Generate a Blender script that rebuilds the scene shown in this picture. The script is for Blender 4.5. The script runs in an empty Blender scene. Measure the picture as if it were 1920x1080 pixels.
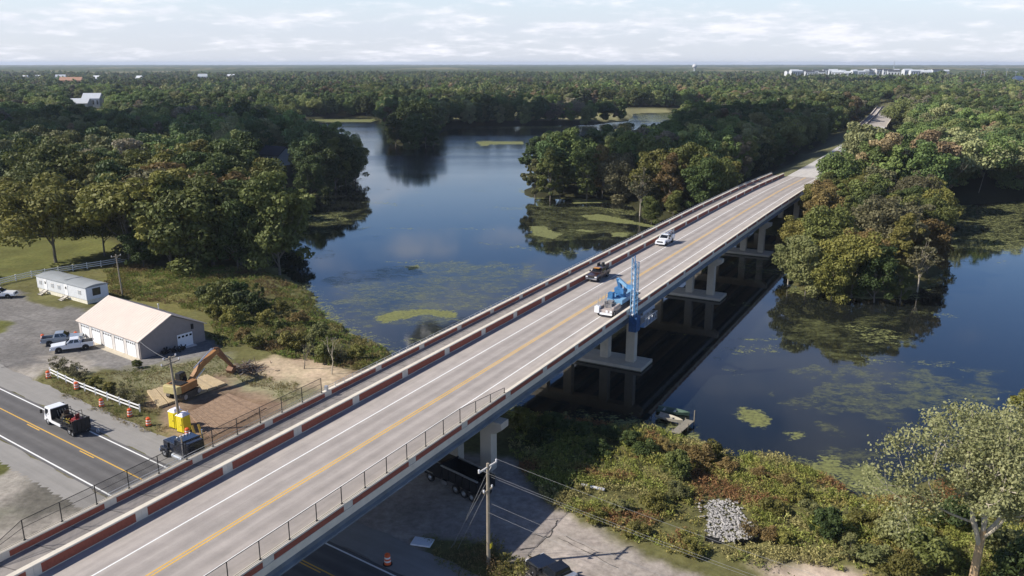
import bpy, math, random
import numpy as np
from mathutils import Vector, Matrix
random.seed(7); RNG = np.random.default_rng(11)
C = bpy.context.scene.collection
sc = bpy.context.scene

# ------------------------------------------------------------------ camera
FPX = 1560.0; PITCH = math.atan(422.0 / FPX); HCAM = 42.0
cam_d = bpy.data.cameras.new('camera'); cam = bpy.data.objects.new('camera', cam_d); C.objects.link(cam)
cam.location = (0, 0, HCAM); cam.rotation_euler = (math.pi / 2 - PITCH, 0, 0)
cam_d.sensor_width = 36.0; cam_d.lens = 36.0 * FPX / 1920.0
cam_d.clip_start = 0.5; cam_d.clip_end = 40000
sc.camera = cam

# ------------------------------------------------------------------ sun and sky
SUN_EL = math.radians(38.0); SUN_A = math.radians(9.07)      # shadows run along +x, a little away
SDIR = Vector((-math.cos(SUN_A) * math.cos(SUN_EL), -math.sin(SUN_A) * math.cos(SUN_EL), math.sin(SUN_EL)))
sun_d = bpy.data.lights.new('sun', 'SUN'); sun_d.energy = 4.0; sun_d.angle = math.radians(0.53); sun_d.color = (1, 0.94, 0.85)
sun = bpy.data.objects.new('sun', sun_d); C.objects.link(sun)
sun.rotation_euler = SDIR.to_track_quat('Z', 'Y').to_euler(); sun.location = (-60, 0, 90)
SKY_STRENGTH = 0.07; HAZE = 7.5e-5
world = bpy.data.worlds.new('World'); sc.world = world; world.use_nodes = True
def build_world():
    nt = world.node_tree; nt.nodes.clear(); N = nt.nodes.new; L = nt.links.new
    out = N('ShaderNodeOutputWorld'); bg = N('ShaderNodeBackground'); bg.inputs['Strength'].default_value = SKY_STRENGTH
    sky = N('ShaderNodeTexSky'); sky.sky_type = 'NISHITA'; sky.sun_disc = False
    sky.sun_elevation = SUN_EL; sky.sun_rotation = math.atan2(SDIR.x, SDIR.y) % (2 * math.pi)
    sky.air_density = 1.0; sky.dust_density = 0.6; sky.ozone_density = 1.5
    tc = N('ShaderNodeTexCoord'); sep = N('ShaderNodeSeparateXYZ'); L(tc.outputs['Generated'], sep.inputs[0])
    def M(op, a, b=None, clamp=False):
        m = N('ShaderNodeMath'); m.operation = op; m.use_clamp = clamp
        for i, x in enumerate((a, b)):
            if x is None: continue
            if isinstance(x, (int, float)): m.inputs[i].default_value = x
            else: L(x, m.inputs[i])
        return m.outputs[0]
    # clouds lie on a level layer: direction divided by its height
    zc = M('ADD', M('MAXIMUM', sep.outputs[2], 0.0), 0.17)
    cx = M('DIVIDE', sep.outputs[0], zc); cy = M('DIVIDE', sep.outputs[1], zc)
    cmb = N('ShaderNodeCombineXYZ'); L(cx, cmb.inputs[0]); L(cy, cmb.inputs[1])
    def noise(scale, det, rough, off):
        mp = N('ShaderNodeMapping'); mp.inputs['Location'].default_value = off; L(cmb.outputs[0], mp.inputs[0])
        n = N('ShaderNodeTexNoise'); n.inputs['Scale'].default_value = scale; n.inputs['Detail'].default_value = det
        n.inputs['Roughness'].default_value = rough; L(mp.outputs[0], n.inputs['Vector']); return n.outputs['Fac']
    n1 = noise(1.5, 7, 0.56, (3.1, 1.7, 0)); n2 = noise(6.5, 6, 0.6, (9.0, 4.0, 2))
    f = M('ADD', M('MULTIPLY', n1, 0.72), M('MULTIPLY', n2, 0.28))
    def ramp(fac, p0, p1):
        r = N('ShaderNodeMapRange'); r.interpolation_type = 'SMOOTHSTEP'
        r.inputs['From Min'].default_value = p0; r.inputs['From Max'].default_value = p1; L(fac, r.inputs['Value']); return r.outputs[0]
    puff = ramp(f, 0.47, 0.63)
    # low layer of thin cloud near the horizon, thinning out higher up
    low = N('ShaderNodeMapRange'); low.inputs['From Min'].default_value = 0.0; low.inputs['From Max'].default_value = 0.26
    low.inputs['To Min'].default_value = 1.0; low.inputs['To Max'].default_value = 0.30; L(sep.outputs[2], low.inputs['Value'])
    amt = M('MULTIPLY', M('MULTIPLY', puff, low.outputs[0]), ramp(sep.outputs[2], .75, .4))
    # a cumulus bank above the frame, mirrored in the lake
    def blob(az, el, raz, rel):
        dx = math.sin(az) * math.cos(el); dy = math.cos(az) * math.cos(el); dz = math.sin(el)
        a = M('MULTIPLY', M('ADD', sep.outputs[0], -dx), 1 / raz); b = M('MULTIPLY', M('ADD', sep.outputs[2], -dz), 1 / rel)
        r2 = M('ADD', M('MULTIPLY', a, a), M('MULTIPLY', b, b))
        wob = M('ADD', M('ADD', M('MULTIPLY', n2, 2.2), M('MULTIPLY', n1, 2.4)), -2.3)
        front = M('GREATER_THAN', sep.outputs[1], 0.0)
        return M('MULTIPLY', ramp(M('ADD', M('SUBTRACT', 1.0, r2), wob), 0.0, 1.5), front)
    R = math.radians
    bl = M('MAXIMUM', blob(R(-6.3), R(12.1), 0.060, 0.026), M('MULTIPLY', blob(R(-0.5), R(11.8), 0.055, 0.020), 0.6))
    bl = M('MAXIMUM', bl, M('MULTIPLY', blob(R(-10.5), R(7.2), 0.06, 0.014), 0.9))
    bl = M('MAXIMUM', bl, M('MULTIPLY', blob(R(20), R(16.5), 0.05, 0.02), 0.7))
    amt = M('MAXIMUM', amt, M('MULTIPLY', bl, 0.75))
    veil = N('ShaderNodeMapRange'); veil.inputs['From Min'].default_value = 0.04; veil.inputs['From Max'].default_value = 0.19
    veil.inputs['To Min'].default_value = 0.85; veil.inputs['To Max'].default_value = 0.0; L(sep.outputs[2], veil.inputs['Value'])
    vm = N('ShaderNodeMix'); vm.data_type = 'RGBA'; L(veil.outputs[0], vm.inputs['Factor']); 
    hsv = N('ShaderNodeHueSaturation'); hsv.inputs['Saturation'].default_value = 1.30; zv = N('ShaderNodeMapRange'); zv.inputs['From Min'].default_value = .34; zv.inputs['From Max'].default_value = .62; zv.inputs['To Min'].default_value = 1.75; zv.inputs['To Max'].default_value = .5; L(sep.outputs[2], zv.inputs['Value']); L(zv.outputs[0], hsv.inputs['Value']); hsv.inputs['Hue'].default_value = .515; L(sky.outputs[0], hsv.inputs['Color']); L(hsv.outputs[0], vm.inputs['A'])
    vm.inputs['B'].default_value = (6.4, 6.9, 8.3, 1)
    cm = N('ShaderNodeMix'); cm.data_type = 'RGBA'; L(amt, cm.inputs['Factor']); L(vm.outputs['Result'], cm.inputs['A'])
    shade = N('ShaderNodeMix'); shade.data_type = 'RGBA'; L(n2, shade.inputs['Factor'])
    shade.inputs['A'].default_value = (6.5, 6.85, 8.0, 1); shade.inputs['B'].default_value = (11.0, 10.9, 11.3, 1)
    L(shade.outputs['Result'], cm.inputs['B'])
    L(cm.outputs['Result'], bg.inputs['Color']); L(bg.outputs[0], out.inputs['Surface'])
build_world()
vs = sc.view_settings; vs.view_transform = 'Standard'; vs.look = 'None'; vs.exposure = 0.66; vs.gamma = 1.0; vs.use_curve_mapping = False
sc.render.engine = 'CYCLES'
sc.cycles.max_bounces = 6; sc.cycles.diffuse_bounces = 2; sc.cycles.glossy_bounces = 3
sc.cycles.transparent_max_bounces = 12; sc.cycles.volume_bounces = 0; sc.cycles.use_denoising = True

# ------------------------------------------------------------------ helpers
def G(u, v, z=0.0):
    """point at height z seen at photo pixel (u, v)"""
    x = (u - 960) / FPX; y = (540 - v) / FPX
    cp, sp = math.cos(PITCH), math.sin(PITCH)
    d = (x, cp + y * sp, -sp + y * cp); t = (z - HCAM) / d[2]
    return Vector((d[0] * t, d[1] * t, z))
BAZ = math.radians(28.84); BD = Vector((math.sin(BAZ), math.cos(BAZ), 0)); BN = Vector((BD.y, -BD.x, 0))
def BP(s, o, z=0.0): p = BD * s + BN * o; return Vector((p.x, p.y, z))
RD = Vector((0.8119, -0.5838, 0)); RN = Vector((0.5838, 0.8119, 0))
def RP(a, b, z=0.0): p = RD * a + RN * b; return Vector((p.x, p.y, z))
RANG = math.atan2(RD.y, RD.x); BANG = math.atan2(BD.y, BD.x)

def put(o, label=None, cat=None, group=None, kind=None):
    if label: o['label'] = label
    if cat: o['category'] = cat
    if group: o['group'] = group
    if kind: o['kind'] = kind
    return o
def thing(name, label, cat, loc=(0, 0, 0), rz=0.0, group=None):
    o = bpy.data.objects.new(name, None); C.objects.link(o); o.empty_display_size = 0.3
    o.location = loc; o.rotation_euler = (0, 0, rz); return put(o, label, cat, group)
def kids(o): return [c for c in C.objects if c.parent == o]
CH = {}
def reg(o, parent):
    if parent is not None:
        o.parent = parent; CH.setdefault(parent.name, []).append(o)
def copy_tree(o, parent=None):
    c = o.copy(); C.objects.link(c)
    if parent is not None: reg(c, parent)
    for ch in CH.get(o.name, []): copy_tree(ch, c)
    return c
class MB:
    def __init__(s): s.v = []; s.f = []; s.m = []
    def add(s, vs_, fs, m=0):
        b = len(s.v); s.v += [tuple(p) for p in vs_]
        for f in fs: s.f.append(tuple(i + b for i in f)); s.m.append(m)
        return s
    def hexa(s, p, m=0):    # bottom 4 (ccw), top 4
        return s.add(p, [(3, 2, 1, 0), (4, 5, 6, 7), (0, 1, 5, 4), (1, 2, 6, 5), (2, 3, 7, 6), (3, 0, 4, 7)], m)
    def box(s, x0, x1, y0, y1, z0, z1, m=0):
        return s.hexa([(x0, y0, z0), (x1, y0, z0), (x1, y1, z0), (x0, y1, z0), (x0, y0, z1), (x1, y0, z1), (x1, y1, z1), (x0, y1, z1)], m)
    def taper(s, x0, x1, y0, y1, z0, a0, a1, b0, b1, z1, m=0):
        return s.hexa([(x0, y0, z0), (x1, y0, z0), (x1, y1, z0), (x0, y1, z0), (a0, b0, z1), (a1, b0, z1), (a1, b1, z1), (a0, b1, z1)], m)
    def extrude(s, poly, A, B, m=0):
        """poly: list of points mapped by A(p) and B(p) to the two end caps"""
        n = len(poly); va = [A(p) for p in poly] + [B(p) for p in poly]
        fs = [tuple(reversed(range(n))), tuple(range(n, 2 * n))] + [(i, (i + 1) % n, n + (i + 1) % n, n + i) for i in range(n)]
        return s.add(va, fs, m)
    def side(s, poly, y0, y1, m=0):   # poly in (x, z), extruded along y
        return s.extrude(poly, lambda p: (p[0], y1, p[1]), lambda p: (p[0], y0, p[1]), m)
    def tube(s, p, q, r0, r1=None, n=8, m=0, cap=True):
        p = Vector(p); q = Vector(q); r1 = r0 if r1 is None else r1
        d = (q - p)
        if d.length < 1e-6: return s
        d.normalize(); a = d.orthogonal().normalized(); b = d.cross(a)
        va = []
        for c_, r in ((p, r0), (q, r1)):
            for i in range(n):
                t = 2 * math.pi * i / n; va.append(c_ + a * (r * math.cos(t)) + b * (r * math.sin(t)))
        fs = [(i, (i + 1) % n, n + (i + 1) % n, n + i) for i in range(n)]
        if cap: fs += [tuple(reversed(range(n))), tuple(range(n, 2 * n))]
        return s.add(va, fs, m)
    def path(s, pts, r, n=6, m=0):
        rr = r if isinstance(r, (list, tuple)) else [r] * len(pts)
        for i in range(len(pts) - 1): s.tube(pts[i], pts[i + 1], rr[i], rr[i + 1], n, m)
        return s
    def bar(s, p, q, w, h, m=0):     # rectangular bar
        p = Vector(p); q = Vector(q); d = (q - p).normalized()
        up = Vector((0, 0, 1)) if abs(d.z) < .95 else Vector((1, 0, 0))
        a = d.cross(up).normalized() * (w / 2); b = a.cross(d).normalized() * (h / 2)
        return s.hexa([p - a - b, p + a - b, q + a - b, q - a - b, p - a + b, p + a + b, q + a + b, q - a + b], m)
    def lathe(s, prof, c=(0, 0, 0), n=16, m=0, ms=None):
        va = []
        for r, z in prof:
            for i in range(n):
                t = 2 * math.pi * i / n; va.append((c[0] + r * math.cos(t), c[1] + r * math.sin(t), c[2] + z))
        k = len(prof)
        for j in range(k - 1):
            b = [(j * n + i, j * n + (i + 1) % n, (j + 1) * n + (i + 1) % n, (j + 1) * n + i) for i in range(n)]
            if j == 0: s.add(va, [], m); base = len(s.v) - len(va)
            for f in b: s.f.append(tuple(i + base for i in f)); s.m.append(ms[j] if ms else m)
        s.f.append(tuple(base + i for i in reversed(range(n)))); s.m.append(ms[0] if ms else m)
        s.f.append(tuple(base + (k - 1) * n + i for i in range(n))); s.m.append(ms[-1] if ms else m)
        return s
    def wheel(s, x, y, z, r, w, m_t=0, m_r=1, n=18):   # axle along y
        prof = [(r * .55, -w / 2 + .02), (r * .6, -w / 2), (r * .94, -w / 2), (r, -w / 2 + .03), (r, w / 2 - .03), (r * .94, w / 2), (r * .6, w / 2), (r * .55, w / 2 - .02)]
        va = []
        for rr, yy in prof:
            for i in range(n):
                t = 2 * math.pi * i / n; va.append((x + rr * math.cos(t), y + yy, z + rr * math.sin(t)))
        b = len(s.v); s.v += va; k = len(prof)
        for j in range(k - 1):
            for i in range(n):
                s.f.append((b + j * n + i, b + j * n + (i + 1) % n, b + (j + 1) * n + (i + 1) % n, b + (j + 1) * n + i)); s.m.append(m_t)
        s.f.append(tuple(b + i for i in reversed(range(n)))); s.m.append(m_r)
        s.f.append(tuple(b + (k - 1) * n + i for i in range(n))); s.m.append(m_r)
        for sg in (-1, 1):
            s.tube((x, y + sg * (w / 2 - .03), z), (x, y + sg * (w / 2 + .02), z), r * .2, r * .16, 8, m_r)
        return s
    def build(s, name, mats, parent=None, smooth=False, bevel=0.0, loc=None, rz=None):
        me = bpy.data.meshes.new(name); me.from_pydata(s.v, [], s.f); me.update()
        if not isinstance(mats, (list, tuple)): mats = [mats]
        for m in mats: me.materials.append(m)
        me.polygons.foreach_set('material_index', [min(i, len(mats) - 1) for i in s.m])
        if smooth: me.polygons.foreach_set('use_smooth', [True] * len(me.polygons))
        o = bpy.data.objects.new(name, me); C.objects.link(o); reg(o, parent)
        if loc is not None: o.location = loc
        if rz is not None: o.rotation_euler = (0, 0, rz)
        if bevel > 0:
            md = o.modifiers.new('bevel', 'BEVEL'); md.width = bevel; md.segments = 2; md.limit_method = 'ANGLE'; md.angle_limit = math.radians(40)
            if smooth is None: pass
        return o

# ------------------------------------------------------------------ materials
MATS = {}
def mat(name, col, rough=0.7, metal=0.0, var=0.12, scale=3.0, spec=0.4, coat=0.0, bump=0.0, col2=None, coord='Object'):
    """painted / plain surface with mottled procedural variation"""
    if name in MATS: return MATS[name]
    m = bpy.data.materials.new(name); m.use_nodes = True; nt = m.node_tree; N = nt.nodes.new; L = nt.links.new
    b = nt.nodes['Principled BSDF']
    tc = N('ShaderNodeTexCoord'); n = N('ShaderNodeTexNoise'); n.inputs['Scale'].default_value = scale; n.inputs['Detail'].default_value = 6; n.inputs['Roughness'].default_value = 0.62
    L(tc.outputs[coord], n.inputs['Vector'])
    mx = N('ShaderNodeMix'); mx.data_type = 'RGBA'
    c2 = col2 if col2 else tuple(c * (1 - var) for c in col)
    c1 = col if col2 else tuple(min(1, c * (1 + var)) for c in col)
    mx.inputs['A'].default_value = (*c2, 1); mx.inputs['B'].default_value = (*c1, 1)
    mr = N('ShaderNodeMapRange'); mr.inputs['From Min'].default_value = .3; mr.inputs['From Max'].default_value = .7
    L(n.outputs['Fac'], mr.inputs['Value']); L(mr.outputs[0], mx.inputs['Factor']); L(mx.outputs['Result'], b.inputs['Base Color'])
    b.inputs['Roughness'].default_value = rough; b.inputs['Metallic'].default_value = metal; b.inputs['Specular IOR Level'].default_value = spec
    b.inputs['Coat Weight'].default_value = coat; b.inputs['Coat Roughness'].default_value = 0.08
    if bump > 0:
        bp = N('ShaderNodeBump'); bp.inputs['Strength'].default_value = bump; bp.inputs['Distance'].default_value = 0.05
        L(n.outputs['Fac'], bp.inputs['Height']); L(bp.outputs[0], b.inputs['Normal'])
    MATS[name] = m; return m
def glass(name='vehicle_glass', col=(.012, .015, .02)):
    return mat(name, col, rough=.06, var=.05, spec=.8)
def mesh_material(name, col, open_=0.7):
    m = bpy.data.materials.new(name); m.use_nodes = True; nt = m.node_tree; N = nt.nodes.new; L = nt.links.new
    b = nt.nodes['Principled BSDF']; b.inputs['Base Color'].default_value = (*col, 1); b.inputs['Roughness'].default_value = .6
    tr = N('ShaderNodeBsdfTransparent'); mx = N('ShaderNodeMixShader'); mx.inputs[0].default_value = open_
    out = nt.nodes['Material Output']; L(b.outputs[0], mx.inputs[1]); L(tr.outputs[0], mx.inputs[2]); L(mx.outputs[0], out.inputs['Surface'])
    return m

# ------------------------------------------------------------------ numpy noise and polygons
def _hash(ix, iy, seed):
    h = (ix.astype(np.int64) * 374761393 + iy.astype(np.int64) * 668265263 + seed * 144665) & 0x7fffffff
    h = ((h ^ (h >> 13)) * 1274126177) & 0x7fffffff
    return ((h ^ (h >> 16)) & 0xffff) / 65535.0
def vnoise(x, y, seed=0):
    ix = np.floor(x); iy = np.floor(y); fx = x - ix; fy = y - iy
    fx = fx * fx * (3 - 2 * fx); fy = fy * fy * (3 - 2 * fy)
    a = _hash(ix, iy, seed); b = _hash(ix + 1, iy, seed); c = _hash(ix, iy + 1, seed); d = _hash(ix + 1, iy + 1, seed)
    return (a * (1 - fx) + b * fx) * (1 - fy) + (c * (1 - fx) + d * fx) * fy
def fbm(x, y, seed=0, oct=4):
    s = 0; a = .5; t = 0
    for k in range(oct): s = s + a * vnoise(x, y, seed + k * 17); t += a; a *= .5; x = x * 2.03; y = y * 2.03
    return s / t
def inpoly(x, y, P):
    r = np.zeros(x.shape, bool); n = len(P)
    for i in range(n):
        x0, y0 = P[i]; x1, y1 = P[(i + 1) % n]
        c = ((y0 > y) != (y1 > y)) & (x < (x1 - x0) * (y - y0) / (y1 - y0 + 1e-12) + x0); r ^= c
    return r
def dpoly(x, y, P):
    d = np.full(x.shape, 1e18); n = len(P)
    for i in range(n):
        x0, y0 = P[i]; x1, y1 = P[(i + 1) % n]; ex, ey = x1 - x0, y1 - y0; L2 = ex * ex + ey * ey + 1e-12
        t = np.clip(((x - x0) * ex + (y - y0) * ey) / L2, 0, 1)
        d = np.minimum(d, (x - x0 - t * ex) ** 2 + (y - y0 - t * ey) ** 2)
    return np.sqrt(d)
def PX(pts, z=0.0): return [tuple(G(u, v, z)[:2]) for u, v in pts]
# ================================================================== land and water
ZW = -2.0
LAKE = PX([(735, 672), (700, 648), (655, 622), (620, 600), (585, 566), (560, 540), (545, 522), (520, 505), (470, 494), (415, 488), (395, 480),
    (450, 470), (520, 456), (546, 432), (555, 408), (562, 378), (600, 356), (640, 346), (668, 338), (682, 330), (664, 318), (600, 300), (560, 282), (520, 270),
    (530, 260), (553, 249), (556, 238), (548, 229), (550, 223), (640, 220), (702, 221), (718, 232), (735, 271), (780, 275), (818, 273), (823, 255), (832, 241),
    (900, 238), (1000, 238), (1100, 235), (1180, 228), (1188, 213), (1250, 210), (1318, 208), (1325, 226), (1285, 256), (1225, 292), (1160, 322), (1090, 340), (1020, 345), (986, 354), (980, 365),
    (1000, 371), (1055, 372), (1110, 372), (1165, 376), (1190, 390), (1205, 408), (1240, 424), (1280, 418)], ZW) + \
   [tuple(BP(228, -62)[:2]), tuple(BP(222, -35)[:2])] + \
   PX([(1462, 470), (1475, 510), (1490, 546), (1530, 553), (1600, 554), (1700, 557), (1742, 535), (1765, 500), (1782, 455), (1786, 410), (1800, 388), (1850, 380), (1920, 376), (2080, 372),
    (2200, 420), (2250, 600), (2080, 720), (1960, 800), (1900, 850), (1800, 893), (1720, 925), (1640, 930), (1590, 905), (1520, 882), (1450, 863), (1400, 850), (1345, 833), (1300, 820),
    (1240, 797), (1150, 792), (1050, 777), (1000, 773), (955, 766)], ZW)
CREST = [(-200, 7.6, -46.5), (200, 7.6, -46.5), (240, 7.3, -46.5), (281, 6.3, -46.5), (330, 5.5, -47.3), (370, 5.4, -47.6), (442, 5.4, -49), (528, 5.4, -52.5), (569, 5.4, -54.5), (650, 5.4, -58.5), (800, 5.4, -68.5), (1000, 5.4, -90)]
_cs = np.array([c[0] for c in CREST]); _cz = np.array([c[1] for c in CREST]); _co = np.array([c[2] for c in CREST])
def deck_z(s): return float(np.interp(s, _cs, _cz))
def deck_o(s): return float(np.interp(s, _cs, _co))
def so_of(x, y): return x * BD.x + y * BD.y, x * BN.x + y * BN.y
def ground_h(x, y, sd=None):
    x = np.asarray(x, float); y = np.asarray(y, float)
    ins = inpoly(x, y, LAKE); d = dpoly(x, y, LAKE); sdv = np.where(ins, -d, d) + (fbm(x / 5, y / 5, 71, 4) - .5) * 5.5
    h = np.where(sdv > 0, ZW - .15 + (1 - np.exp(-sdv / 4.2)) * (2.15), ZW - .15 + np.maximum(sdv, -12) * .22)
    q = x * RN.x + y * RN.y
    rough = np.clip((np.minimum(sdv, 60)) / 6, 0, 1) * np.clip((q - 62) / 20, 0, 1)
    s, o = so_of(x, y)
    h = h + rough * (fbm(x / 14, y / 14, 5) - .5) * .7
    cz = np.interp(s, _cs, _cz); co = np.interp(s, _cs, _co)
    wall = np.clip((s - 276) / 6, 0, 1) * np.where((s > 548) & (s < 800), 0, 1)
    emb = cz - .22 - np.maximum(np.abs(o - co + .8) - 8.2, 0) * .42
    h = np.where((wall > 0) & (emb > h), h * (1 - wall) + emb * wall, h)
    far = np.clip((np.hypot(x, y) - 3000) / 6000, 0, 1)
    return h, sdv
def axis(lo, hi, step, a, b, g=1.09):
    xs = list(np.arange(lo, hi + 1e-6, step)); st = step; p = hi
    while p < b: st *= g; p += st; xs.append(p)
    st = step; p = lo
    while p > a: st *= g; p -= st; xs.insert(0, p)
    return np.array(xs)
gx = axis(-100, 62, .5, -14000, 14000); gy = axis(54, 165, .5, -600, 14000, 1.075)
GX, GY = np.meshgrid(gx, gy); fx, fy = GX.ravel(), GY.ravel()
GH, GSD = ground_h(fx, fy)
# surface kinds: list of (polygon in world, colour, ragged edge width)
FIELD = lambda x, y: fbm(x / 150, y / 110, 141, 3)
def Zn(pts, col, rag=1.2): return (PX(pts), col, rag)
WEED = (.125, .12, .048); LAWN = (.125, .13, .042); GRAVEL = (.20, .19, .18); PALE = (.34, .31, .27); SAND = (.43, .34, .235); DIRT = (.20, .135, .09); DRYG = (.13, .125, .05)
ZONES = [
    Zn([(-200, 425), (60, 408), (180, 438), (240, 470), (215, 492), (100, 508), (0, 532), (-200, 570)], LAWN, 1.5),
    Zn([(190, 520), (220, 492), (330, 505), (400, 520), (420, 550), (330, 590), (220, 560), (190, 560)], (.15, .14, .05), 3),
    Zn([(-200, 575), (30, 545), (70, 556), (160, 582), (230, 560), (330, 600), (395, 640), (420, 662), (370, 690), (280, 705), (180, 692), (95, 692), (62, 714), (-200, 655)], GRAVEL, 1.2),
    Zn([(-120, 700), (-20, 685), (60, 690), (100, 660), (200, 690), (190, 700), (95, 700), (62, 716), (0, 702), (-120, 690)], PALE, 2.5),
    Zn([(0, 600), (15, 600), (24, 608), (10, 622), (-60, 640), (-60, 605)], LAWN, .6),
    Zn([(40, 552), (75, 550), (130, 572), (115, 578), (60, 566)], DRYG, .8),
    Zn([(62, 714), (90, 690), (190, 700), (290, 712), (300, 740), (280, 765), (330, 800), (300, 822), (240, 797), (150, 757)], DRYG, 1.0),
    Zn([(180, 700), (260, 690), (420, 665), (450, 690), (400, 705), (290, 735), (240, 725)], (.20, .19, .105), 2),
    Zn([(270, 745), (300, 722), (420, 700), (560, 665), (640, 695), (700, 690), (640, 735), (560, 770), (480, 815), (400, 850), (350, 835), (300, 800), (300, 775)], (.24, .175, .12), 1.5),
    Zn([(470, 680), (520, 668), (600, 680), (660, 700), (610, 735), (560, 740), (500, 712)], SAND, 2.0),
    Zn([(420, 700), (480, 700), (560, 725), (600, 740), (560, 765), (500, 740), (440, 720)], (.27, .25, .15), 2.0),
    Zn([(330, 770), (425, 735), (520, 755), (470, 800), (400, 835), (350, 812)], DIRT, 1.2),
    Zn([(-250, 780), (0, 838), (60, 862), (215, 945), (330, 1010), (250, 1080), (-250, 1200)], PALE, 1.5),
    Zn([(18, 945), (55, 893), (105, 898), (150, 930), (140, 955), (60, 975)], (.14, .13, .11), 2.0),
    Zn([(-40, 960), (10, 950), (40, 975), (-10, 1000)], (.2, .19, .15), 1.0),
    Zn([(-80, 850), (5, 852), (24, 872), (14, 888), (-80, 905)], LAWN, .5),
    Zn([(560, 980), (700, 900), (850, 850), (960, 855), (1030, 950), (1100, 985), (1200, 1040), (1330, 1095), (1000, 1140), (700, 1140)], (.33, .29, .255), 1.0),
    Zn([(770, 1012), (820, 1003), (905, 1020), (960, 1048), (990, 1090), (880, 1090), (800, 1050)], DRYG, .8),
    Zn([(112, 218), (210, 216), (205, 203), (120, 204)], (.17, .17, .06), 4),
    Zn([(1430, 1062), (1500, 1055), (1620, 1080), (1600, 1110), (1450, 1090)], (.42, .34, .27), 2.0),
]
base = np.empty((fx.size, 3)); base[:] = WEED
dist = np.hypot(fx, fy)
# woodland floor beyond the yard, fields far away
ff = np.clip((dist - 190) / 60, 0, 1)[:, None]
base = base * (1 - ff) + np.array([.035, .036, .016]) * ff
fl_ = (np.clip((dist - 640) / 30, 0, 1) * np.clip((FIELD(fx, fy) - .582) / .015, 0, 1))[:, None]
base = base * (1 - fl_) + np.array([.21, .20, .10]) * fl_
jx = (fbm(fx / 3.1, fy / 3.1, 31) - .5) * 2; jy = (fbm(fx / 3.1, fy / 3.1, 77) - .5) * 2
for P, col, rag in ZONES:
    d = dpoly(fx, fy, P); ins = inpoly(fx, fy, P); sdp = np.where(ins, d, -d) + (fbm(fx / 2.2, fy / 2.2, 9, 5) - .5) * 2.6 * rag
    w = np.clip(sdp / (1.1 * rag) + .5, 0, 1)[:, None]; base = base * (1 - w) + np.array(col) * w
# worn shoulders of the lower road
qq = fx * RN.x + fy * RN.y; aa = fx * RD.x + fy * RD.y
# grassy embankment of the causeway
s_, o_ = so_of(fx, fy); co_ = np.interp(s_, _cs, _co)
we = (np.clip((s_ - 270) / 10, 0, 1) * np.clip((24 - np.abs(o_ - co_)) / 4, 0, 1))[:, None]
base = base * (1 - we) + np.array([.15, .15, .075]) * we
# mud by the water
wm = np.clip(1 - np.abs(GSD) / 2.0, 0, 1)[:, None] * .7
base = base * (1 - wm) + np.array([.035, .032, .015]) * wm
# larger scale mottling of the soil itself
mo = (.64 + .74 * fbm(fx / 5.5, fy / 5.5, 51, 4))[:, None]; base = np.clip(base * mo * (.85 + .3 * fbm(fx / 1.4, fy / 1.4, 88, 3))[:, None], 0, 1)
LOW = (np.abs(qq - 42.0) < 7.2) & (aa < 40) & (dist < 400)
GH = np.where(LOW, np.minimum(GH, -.06), GH)
def grid_object(name, X, Y, Z, cols, material, attr='soil'):
    ny, nx = X.shape; me = bpy.data.meshes.new(name)
    V = np.stack([X.ravel(), Y.ravel(), Z.ravel()], 1).astype(np.float32)
    i = np.arange(ny * nx).reshape(ny, nx); F = np.stack([i[:-1, :-1], i[:-1, 1:], i[1:, 1:], i[1:, :-1]], -1).reshape(-1, 4)
    me.vertices.add(len(V)); me.vertices.foreach_set('co', V.ravel())
    me.loops.add(F.size); me.loops.foreach_set('vertex_index', F.ravel().astype(np.int32))
    me.polygons.add(len(F)); me.polygons.foreach_set('loop_start', np.arange(0, F.size, 4, dtype=np.int32))
    me.polygons.foreach_set('use_smooth', np.ones(len(F), bool)); me.update(calc_edges=True)
    if cols is not None:
        at = me.attributes.new(attr, 'FLOAT_COLOR', 'POINT'); c4 = np.ones((len(V), 4), np.float32); c4[:, :cols.shape[1]] = cols
        at.data.foreach_set('color', c4.ravel())
    me.materials.append(material); o = bpy.data.objects.new(name, me); C.objects.link(o); return o
def soil_material():
    m = bpy.data.materials.new('soil'); m.use_nodes = True; nt = m.node_tree; N = nt.nodes.new; L = nt.links.new
    b = nt.nodes['Principled BSDF']; b.inputs['Roughness'].default_value = .95; b.inputs['Specular IOR Level'].default_value = .1
    at = N('ShaderNodeAttribute'); at.attribute_name = 'soil'
    geo = N('ShaderNodeNewGeometry')
    def nz(sc_, d):
        n = N('ShaderNodeTexNoise'); n.inputs['Scale'].default_value = sc_; n.inputs['Detail'].default_value = d; n.inputs['Roughness'].default_value = .7
        L(geo.outputs['Position'], n.inputs['Vector']); return n
    a = nz(1.3, 6); c = nz(.25, 5)
    mr = N('ShaderNodeMapRange'); mr.inputs['From Min'].default_value = .25; mr.inputs['From Max'].default_value = .75; mr.inputs['To Min'].default_value = .62; mr.inputs['To Max'].default_value = 1.4
    L(a.outputs['Fac'], mr.inputs['Value'])
    mul = N('ShaderNodeVectorMath'); mul.operation = 'SCALE'; L(at.outputs['Color'], mul.inputs[0]); L(mr.outputs[0], mul.inputs['Scale'])
    hs = N('ShaderNodeHueSaturation'); mr2 = N('ShaderNodeMapRange'); mr2.inputs['To Min'].default_value = .47; mr2.inputs['To Max'].default_value = .53; L(c.outputs['Fac'], mr2.inputs['Value'])
    L(mr2.outputs[0], hs.inputs['Hue']); L(mul.outputs[0], hs.inputs['Color']); L(hs.outputs[0], b.inputs['Base Color'])
    bp = N('ShaderNodeBump'); bp.inputs['Strength'].default_value = .5; bp.inputs['Distance'].default_value = .15; L(a.outputs['Fac'], bp.inputs['Height']); L(bp.outputs[0], b.inputs['Normal'])
    return m
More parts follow.
